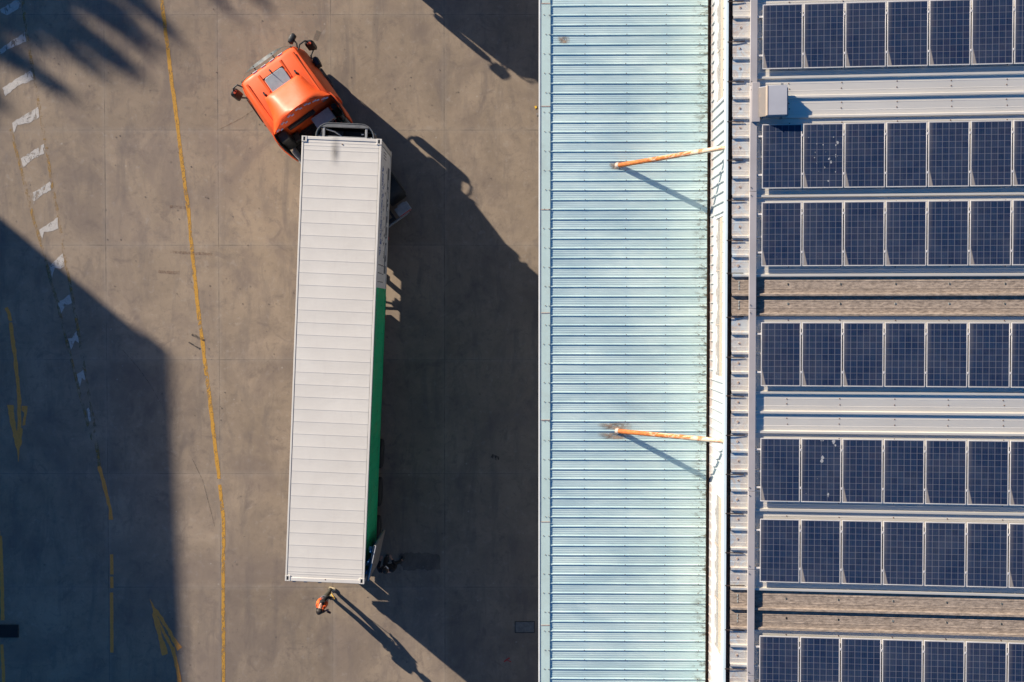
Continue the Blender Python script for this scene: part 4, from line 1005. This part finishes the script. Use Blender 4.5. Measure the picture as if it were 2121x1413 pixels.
bx0, bx1 = W(1592, 200, 10.8).x, W(1633, 200, 10.8).x; by0, by1 = W(1600, 237, 10.72).y, W(1600, 175.5, 10.72).y
zb = ZR(bx0) + .07
e = thing('electrical_enclosure', 'grey electrical enclosure box on the roof between the top two panel rows', 'electrical box')
mb = MB(); mb.loft([[Vector(p_) for p_ in ((bx0 - .16, y, zb + .14), (bx0 - .005, y, zb + .26), (bx0 - .005, y, zb + .36), (bx1, y, zb + .42), (bx1 + .005, y, zb + .12))] for y in (by0, by1)]); mb.build('cabinet', 'box_grey', e, .006)
mb = MB(); mb.loft([[Vector(p_) for p_ in ((bx0 - .165, y, zb + .15), (bx0 - .012, y, zb + .268), (bx0 - .012, y, zb + .29), (bx0 - .165, y, zb + .17))] for y in (by0 - .02, by1 - .02)]); mb.build('side_lid', 'box_side', e, .004)
mb = MB(); mb.loft([[Vector(p_) for p_ in ((bx0 - .02, y, zb + .27), (bx0 + .0, y, zb + .372), (bx0 + .02, y, zb + .374), (bx0 + .02, y, zb + .3))] for y in (by0 - .004, by1 + .004)]); mb.build('hinge_strip', 'beige', e)
mb = MB(); mb.b2(bx1 + .01, bx1 + .06, by0 + .0, by1 - .03, zb + .14, zb + .26); mb.build('back_plate', 'grey_metal', e)
mb = MB()
for xx in (bx0 - .07, bx1 - .08):
    for yy in (by0 - .05, by1 - .10): mb.b2(xx - .02, xx + .02, yy, yy + .06, ZR(xx) + .004, zb + .15)
mb.b2(bx1 - .14, bx1 - .08, by1 - .02, by1 + .06, zb + .30, zb + .36)
mb.build('leg', 'grey_metal', e)

# ------------------------------------------------------------------ solar panels
rows = [(7.5, 'in the row at the top edge', None), (256.5, 'in second row from the top', None), (418.5, 'in row above the upper brown strip', None), (668, 'in row below the upper brown strip', None),
        (908.5, 'in fifth row from the top', None), (1076.5, 'in row above the lower brown strip', None), (1319.5, 'in the bottom row', None)]
ordn = ['leftmost', 'second', 'third', 'fourth', 'fifth', 'sixth', 'seventh']
PZ = .155; ang = -math.atan(SL)
px0 = W(1578.5, 706, 10.45).x
def panel_at(col, ytop): x = px0 + col * (PW + .033) * math.cos(ang); return Vector((x, ytop - PL, ZR(x) + PZ))
proto = thing('solar_panel', 'x', 'solar panel', (0, 0, 0), 0)
fr = MB(); fw = .020
fr.b2(0, PW, 0, fw, -.035, .005); fr.b2(0, PW, PL - fw, PL, -.035, .005); fr.b2(0, fw, fw, PL - fw, -.035, .005); fr.b2(PW - fw, PW, fw, PL - fw, -.035, .005)
fr.build('frame', 'alu', proto, .002, seg=1)
MB().b2(fw + .0005, PW - fw - .0005, fw + .0005, PL - fw - .0005, -.012, .0).build('glass', 'cells', proto, smooth=False)
for yy in (.33, 1.30):
    MB().b2(PW + .003, PW + .030, yy, yy + .055, -.02, .010).build('clamp', 'alu', proto, .003)
first = True
for ri, (ytop, where, _) in enumerate(rows):
    yt = W(1600, ytop, 10.45).y
    for ci in range(7):
        o = proto if first else copy_tree(proto); first = False
        o.location = panel_at(ci, yt); o.rotation_euler = (0, ang, 0)
        lab = ('leftmost solar panel ' if ci == 0 else ordn[ci] + ' solar panel from left ') + where
        if (ri, ci) == (1, 1): lab = 'solar panel finely spattered with bird droppings in second row from the top'
        if (ri, ci) == (4, 1): lab = 'solar panel with a few large white bird droppings, second in the fifth row'
        if (ri, ci) == (1, 0): lab = 'solar panel partly shaded by the grey box, leftmost in the second row'
        if ci == 6: lab = 'solar panel cut by the right photo edge ' + where
        o['label'] = lab; o['group'] = 'solar panels on the warehouse roof'
        if (ri, ci) in ((1, 1), (4, 1)):
            mb = MB(); rr_ = random.Random(ri)
            spots = [(.46, 1.58, .012), (.13, 1.27, .012), (.33, 1.10, .014), (.49, 1.08, .02), (.74, 1.27, .016), (.85, 1.12, .04), (.80, 1.07, .022), (.29, .90, .012), (.28, .76, .014), (.64, .73, .026), (.69, .65, .028), (.80, .83, .020), (.80, .78, .016), (.84, .80, .01), (.53, .50, .018), (.53, .54, .010), (.33, .62, .012), (.79, .40, .018), (.62, .18, .022), (.55, .9, .008), (.38, .42, .008)] if ri == 1 else \
                    [(.80, 1.56, .05), (.84, 1.45, .03), (.53, 1.15, .045), (.50, 1.05, .045), (.53, 1.58, .02), (.48, 1.57, .016), (.67, .20, .030), (.67, .15, .012), (.12, .22, .010), (.4, .6, .008)]
            for x, y, s_ in spots:
                for q in range(2 if s_ > .02 else 1):
                    cx_, cy_ = x + rr_.uniform(-.3, .3) * s_, y + rr_.uniform(-.5, .5) * s_
                    mb.prism([(cx_ + math.cos(k_ * .7) * s_ * rr_.uniform(.45, 1.0), cy_ + math.sin(k_ * .7) * s_ * rr_.uniform(.5, 1.4)) for k_ in range(9)], .0005, .003 + q * .001)
            mb.build('bird_droppings', 'drop', o, smooth=False)
    for q, nm in ((.33, 'lower'), (1.30, 'upper')):
        y = yt - PL + q + .02; x0 = px0 - .14; x1 = px0 + 7 * (PW + .033)
        mb = MB(); mb.loft([[Vector((x, y + s1 * .022, ZR(x) + PZ - .037 + dz)) for s1, dz in ((-1, -.045), (1, -.045), (1, 0), (-1, 0))] for x in (x0, x1)])
        rl = mb.build('mounting_rail', 'alu', None, .003)
        tag(rl, nm + ' aluminium mounting rail under the solar panels ' + where, 'rail', 'mounting rails of the solar panels')
        mb = MB(); x = x0 + .10
        while x < x1:
            mb.b2(x, x + .05, y - .02, y + .02, ZR(x) - .03, ZR(x) + PZ - .084); x += 1.3
        mb.build('foot', 'alu', rl)

# ------------------------------------------------------------------ people
def skin_mesh(name, joints, bones, mat, parent, sub=2):
    me = bpy.data.meshes.new(name); names = list(joints)
    me.from_pydata([joints[k][0] for k in names], [(names.index(a), names.index(b)) for a, b in bones], [])
    o = bpy.data.objects.new(name, me); C.objects.link(o)
    sk = o.modifiers.new('skin', 'SKIN'); sk.use_smooth_shade = True
    for i, k in enumerate(names):
        r = joints[k][1]; r = r if isinstance(r, tuple) else (r, r); me.skin_vertices[0].data[i].radius = r
    me.skin_vertices[0].data[0].use_root = True
    sb = o.modifiers.new('sub', 'SUBSURF'); sb.levels = sub; sb.render_levels = sub
    dg = bpy.context.evaluated_depsgraph_get(); nm = bpy.data.meshes.new_from_object(o.evaluated_get(dg))
    bpy.data.objects.remove(o); nm.name = name
    o = bpy.data.objects.new(name, nm); C.objects.link(o); nm.materials.clear(); nm.materials.append(M[mat]); o.parent = parent
    for p_ in nm.polygons: p_.use_smooth = True
    return o
def ball(name, c, r, mat, parent, cut=None):
    bm = bmesh.new(); bmesh.ops.create_uvsphere(bm, u_segments=18, v_segments=12, radius=1)
    for v in bm.verts: v.co = Vector((v.co.x * r[0], v.co.y * r[1], v.co.z * r[2])) + Vector(c)
    me = bpy.data.meshes.new(name); bm.to_mesh(me); bm.free(); me.shade_smooth(); me.materials.append(M[mat])
    o = bpy.data.objects.new(name, me); C.objects.link(o); o.parent = parent; return o
def person(label, loc, rz, J, vest=False, jacket='black_cloth', trousers='black_cloth', shoes='black'):
    """+Y is the way the person faces; J holds joints"""
    t = thing('person', label, 'person', loc, rz)
    body = {'pelvis': (J['pelvis'], (.15, .11)), 'waist': (J['waist'], (.135, .10)), 'chest': (J['chest'], (.16, .115)), 'neck0': (J['neck'], .06),
            'neck1': ((Vector(J['neck']) + Vector(J['head'])) / 2, .055), 'head': (J['head'], (.075, .09)), 'crown': (Vector(J['head']) + (Vector(J['head']) - Vector(J['neck'])).normalized() * .11, (.055, .065))}
    bones = [('pelvis', 'waist'), ('waist', 'chest'), ('chest', 'neck0'), ('neck0', 'neck1'), ('neck1', 'head'), ('head', 'crown')]
    for s in 'LR':
        for k, r in (('sho', .062), ('elb', .045), ('wri', .030)): body[k + s] = (J[k + s], r)
        w, e_ = Vector(J['wri' + s]), Vector(J['elb' + s]); d = (w - e_).normalized(); side_ = d.cross(Vector((0, 0, 1))).normalized()
        body['palm' + s] = (w + d * .06, (.036, .020))
        bones += [('chest', 'sho' + s), ('sho' + s, 'elb' + s), ('elb' + s, 'wri' + s), ('wri' + s, 'palm' + s)]
        for q in range(4):
            f0 = w + d * .095 + side_ * (q - 1.5) * .020; f1 = w + d * (.135 + (.012 if q in (1, 2) else 0)) + side_ * (q - 1.5) * .023 - Vector((0, 0, .018))
            body[f'k{q}{s}'] = (f0, .010); body[f'f{q}{s}'] = (f1, .008); bones += [('palm' + s, f'k{q}{s}'), (f'k{q}{s}', f'f{q}{s}')]
        tsn = -1 if s == 'L' else 1
        body['th' + s] = (w + d * .07 - side_ * .045 * (1 if s == 'L' else -1) * -1, .010); bones.append(('palm' + s, 'th' + s))
        for k, r in (('hip', .090), ('kne', .060), ('ank', .040)): body[k + s] = (J[k + s], r)
        a = Vector(J['ank' + s]); body['toe' + s] = (a + Vector(J.get('toe' + s, (0, .17, 0))) + Vector((0, 0, -.045)), (.04, .03))
        bones += [('pelvis', 'hip' + s), ('hip' + s, 'kne' + s), ('kne' + s, 'ank' + s), ('ank' + s, 'toe' + s)]
    b = skin_mesh('body', body, bones, 'skin', t)
    # trousers
    tj = {k: (body[k][0], tuple(v + .012 for v in body[k][1]) if isinstance(body[k][1], tuple) else body[k][1] + .018) for k in ('pelvis', 'hipL', 'hipR', 'kneL', 'kneR', 'ankL', 'ankR', 'waist')}
    skin_mesh('trousers', tj, [('pelvis', 'waist'), ('pelvis', 'hipL'), ('pelvis', 'hipR'), ('hipL', 'kneL'), ('hipR', 'kneR'), ('kneL', 'ankL'), ('kneR', 'ankR')], trousers, t)
    for s in 'LR':
        a = Vector(J['ank' + s]); td = Vector(J.get('toe' + s, (0, .17, 0)))
        skin_mesh('shoe', {'a': (a + Vector((0, 0, .0)), .062), 'b': (a - td * .25 + Vector((0, 0, -.045)), .055), 'c': (a + td * .55 + Vector((0, 0, -.045)), (.068, .055)), 'd': (a + td * 1.12 + Vector((0, 0, -.045)), (.064, .048))}, [('a', 'b'), ('a', 'c'), ('c', 'd')], shoes, t)
    jk = {'waist': (J['pelvis'] + Vector((0, 0, .02)), (.190, .145)), 'mid': (J['waist'], (.190, .145)), 'chest': (J['chest'], (.215, .155)), 'neck': (Vector(J['chest']).lerp(Vector(J['neck']), .75), .085)}
    bj = [('waist', 'mid'), ('mid', 'chest'), ('chest', 'neck')]
    for s in 'LR':
        jk['s' + s] = (J['sho' + s], .080); jk['e' + s] = (J['elb' + s], .062); jk['w' + s] = (Vector(J['elb' + s]).lerp(Vector(J['wri' + s]), .93), .048); bj += [('chest', 's' + s), ('s' + s, 'e' + s), ('e' + s, 'w' + s)]
    skin_mesh('jacket', jk, bj, jacket, t)
    if vest:
        vj = {'a': (J['pelvis'] + Vector((0, 0, .0)), (.205, .158)), 'b': (J['waist'], (.207, .16)), 'c': (Vector(J['waist']).lerp(Vector(J['chest']), .8), (.225, .17)), 'd': (Vector(J['chest']).lerp(Vector(J['neck']), .55), (.18, .15)),
              'l': (Vector(J['shoL']).lerp(Vector(J['chest']), .42) + Vector((0, 0, .04)), .11), 'r': (Vector(J['shoR']).lerp(Vector(J['chest']), .42) + Vector((0, 0, .04)), .11)}
        vm = skin_mesh('safety_vest', vj, [('a', 'b'), ('b', 'c'), ('c', 'd'), ('c', 'l'), ('c', 'r')], 'vest', t)
        for z_, rr_ in ((.22, 1.0), (.55, 1.0)):
            c = Vector(J['pelvis']).lerp(Vector(J['chest']), z_); mb = MB()
            P1 = [[c + Vector((math.cos(a) * (.207 + dx), math.sin(a) * (.162 + dx), dz)) for dx, dz in ((0, -.025), (.004, -.025), (.004, .025), (0, .025))] for a in [2 * math.pi * k / 24 for k in range(25)]]
            mb.loft(P1); mb.build('reflective_strip', 'silver', vm)
    # head: hair cap, nose, ears, eyes
    h = Vector(J['head']); f = Vector(J.get('face', (0, 1, -.25))).normalized()
    ball('hair', h - f * .012 + Vector((0, 0, .065)), (.100, .118, .095), 'hair', t)
    nb = MB(); nb.tube([h + f * .085 + Vector((0, 0, .03)), h + f * .112 + Vector((0, 0, -.005))], [.010, .016], 6); nb.build('nose', 'skin', t)
    sd = f.cross(Vector((0, 0, 1))).normalized()
    for s in (-1, 1):
        ball('ear', h + sd * s * .082, (.016, .026, .034), 'skin', t); ball('eye', h + f * .083 + sd * s * .032 + Vector((0, 0, .022)), (.011, .011, .009), 'black', t)
    mo = MB(); mo.tube([h + f * .092 - sd * .024 - Vector((0, 0, .045)), h + f * .098 - Vector((0, 0, .045)), h + f * .092 + sd * .024 - Vector((0, 0, .045))], .006, 6); mo.build('mouth', 'red', t)
    return t
V = Vector
# worker in vest: faces east (towards +x)
pA, pB = W(686, 1219), W(680, 1232)
cen = (pA + pB) / 2; rz = R(-108)
inv = Matrix.Rotation(-rz, 3, 'Z')
lean = inv @ V((-.13, -.22, 0))
J1 = dict(pelvis=V((0, .0, .95)) + lean * .35, waist=V((0, .0, 1.12)) + lean * .55, chest=V((0, .02, 1.36)) + lean * .8, neck=V((0, .03, 1.50)) + lean * .95, head=V((0, .07, 1.62)) + lean * 1.05,
          shoL=V((-.20, .02, 1.42)) + lean * .85, elbL=V((-.26, .08, 1.16)) + lean * .6, wriL=V((-.19, .24, .98)) + lean * .4,
          shoR=V((.20, .02, 1.42)) + lean * .85, elbR=V((.26, .04, 1.14)) + lean * .75, wriR=V((.12, .20, 1.22)) + lean * .8,
          hipL=V((-.10, 0, .90)) + lean * .3, kneL=V((-.12, .03, .50)) + lean * .1, ankL=V((-.13, 0, .09)),
          hipR=V((.10, 0, .90)) + lean * .3, kneR=V((.12, .03, .50)) + lean * .1, ankR=V((.13, -.02, .09)), face=(0.1, 1, -.5))
w1 = person('worker in orange hi-vis vest and dark trousers standing behind the container doors', (cen.x, cen.y, 0), rz, J1, True, 'black_cloth', 'olive_cloth', 'shoe')
def held(name, label, cat, mbf, mat, par):
    mb = mbf(); o = mb.build(name, mat, None, .003); o.location = par.location; o.rotation_euler = par.rotation_euler; return tag(o, label, cat)
wl, wr = J1['wriL'], J1['wriR']
held('measuring_rod', 'thin yellow rod held in the vest worker\'s left hand', 'rod', lambda: MB().tube([wl + V((0, .09, .03)), V((-.12, .07, .50))], .011, 8), 'tool_yellow', w1)
held('phone', 'dark red handheld phone in the vest worker\'s right hand', 'phone', lambda: MB().box(wr + V((0, .12, .03)), (.075, .15, .012), rx=R(20)), worn('dark red case', (.20, .03, .02), .4, 0, .1, 9), w1)
# man in black beside the open door, faces north
q2 = W(809, 1163)
J2 = dict(pelvis=V((0, 0, .93)), waist=V((0, -.01, 1.10)), chest=V((0, 0, 1.34)), neck=V((0, .01, 1.49)), head=V((0, .06, 1.61)),
          shoL=V((-.21, 0, 1.40)), elbL=V((-.30, .05, 1.12)), wriL=V((-.20, .31, 1.16)), shoR=V((.21, 0, 1.40)), elbR=V((.30, .06, 1.12)), wriR=V((.17, .33, 1.16)),
          hipL=V((-.10, 0, .88)), kneL=V((-.10, .22, .52)), ankL=V((-.10, .08, .09)), hipR=V((.10, 0, .88)), kneR=V((.25, .04, .48)), ankR=V((.37, .02, .09)), toeR=(.10, .13, 0), face=(0, 1, -.55))
w2_ = person('man in black suit with white collar standing beside the open container door', (q2.x, q2.y, 0), R(2), J2)
mb = MB(); mb.loft([[V((x * s_, .02 + y * s_, z)) for x, y in ((-.06, -.05), (.06, -.05), (.07, .05), (0, .12), (-.07, .05))] for s_, z in ((1.25, 1.445), (1.0, 1.515))]); mb.build('shirt_collar', 'shirt', w2_)

# ------------------------------------------------------------------ beyond the frame: what throws the left shadows
BH = 14.0
tip = W(352, 741); cx_, cy_ = tip.x - BH * COT * SDX, tip.y - BH * COT * SDY
bl_ = thing('office_block', 'tall grey building west of the yard whose shadow falls on the left side', 'building', (cx_, cy_, 0), R(2.1))
mb = MB(); mb.b2(-30, 0, -70, 0, 0, BH - .5); mb.build('wall', 'blockwall', bl_)
mb = MB(); mb.b2(-30.1, .1, -70.1, .1, BH - .498, BH); mb.build('roof', 'blockwall', bl_, .02)
for k in range(4):
    for j in range(12):
        mb = MB(); mb.b2(.0, .04, -4 - j * 5.4 - 2.6, -4 - j * 5.4, 1.5 + k * 3.1, 3.1 + k * 3.1); mb.build('window', 'glass_dark', bl_)

def slim_tree(tip_px, h, rad, lb):
    tp = W(*tip_px); bx_, by_ = tp.x - h * COT * SDX, tp.y - h * COT * SDY
    t = thing('slender_tree', lb, 'tree', (bx_, by_, 0), 0, 'slender trees beyond the upper left corner')
    rr_ = random.Random(int(tip_px[0] * 3 + 11))
    MB().tube([(0, 0, 0), (.05, 0, h * .5), (0, 0, h * .97)], [.16, .09, .02], 8).build('trunk', 'bark', t)
    mb = MB()
    br = [(rr_.random() ** .8, rr_.uniform(0, 2 * math.pi), rr_.uniform(.55, 1.35)) for _ in range(int(16 * rad + 12))]
    for k in range(int(1250 * rad * rad + 420)):
        if k % 5 < 4:
            u0, a0, l0 = br[k % len(br)]; tt = rr_.random(); zz = h * (.32 + .62 * u0) + tt * l0 * 1.3; ll = (rad * (1 - u0) ** .6 + .25) * l0 * tt; wj = .30 * (1.1 - tt)
            c = V((ll * math.cos(a0) + rr_.gauss(0, wj), ll * math.sin(a0) + rr_.gauss(0, wj), min(zz, h * .995) + rr_.gauss(0, .12))); s_ = rr_.uniform(.10, .22)
            e1 = V((rr_.uniform(-1, 1), rr_.uniform(-1, 1), rr_.uniform(-1, 1))).normalized(); e2 = e1.cross(V((rr_.uniform(-1, 1), rr_.uniform(-1, 1), .3))).normalized()
            mb.add([c - e1 * s_, c - e2 * s_ * .45, c + e1 * s_, c + e2 * s_ * .45], [(0, 1, 2, 3)]); continue
        u = rr_.random() ** .75; z = h * (.30 + .69 * u); rloc = rad * (1 - u) ** .7 * (.75 + .5 * math.sin(z * 2.1 + tip_px[0]) ** 2) + .10
        a = rr_.uniform(0, 2 * math.pi); d = rloc * math.sqrt(rr_.random())
        c = V((d * math.cos(a), d * math.sin(a), z)); s_ = rr_.uniform(.12, .26)
        e1 = V((rr_.uniform(-1, 1), rr_.uniform(-1, 1), rr_.uniform(-1, 1))).normalized(); e2 = e1.cross(V((rr_.uniform(-1, 1), rr_.uniform(-1, 1), .3))).normalized()
        mb.add([c - e1 * s_, c - e2 * s_ * .45, c + e1 * s_, c + e2 * s_ * .45], [(0, 1, 2, 3)])
    mb.build('crown', 'leaf', t, smooth=False)
for px, py, h, rad in ((135, 210, 19, 1.3), (35, 245, 18, 1.0), (296, 178, 21, 1.5), (338, 135, 20, 1.2), (390, 90, 19.5, 1.2), (150, 95, 20, 1.7), (225, 110, 20, 2.0), (-40, 175, 19, 1.5), (60, 60, 20, 2.2), (575, 30, 20, .9), (480, 8, 19, 1.1), (320, 10, 21, 2.2), (112, 62, 20, 2.4), (205, 140, 20.5, 1.6), (268, 62, 20, 2.3), (12, 118, 19, 1.7), (-10, 215, 18, 1.5), (180, 48, 20, 2.4), (78, 22, 20, 2.4), (345, 52, 20, 1.4), (240, 20, 19, 2.4), (130, 130, 20, 1.5)):
    slim_tree((px, py), h, rad * 1.12, 'slender leafy tree beyond the upper left corner, known by its shadow')
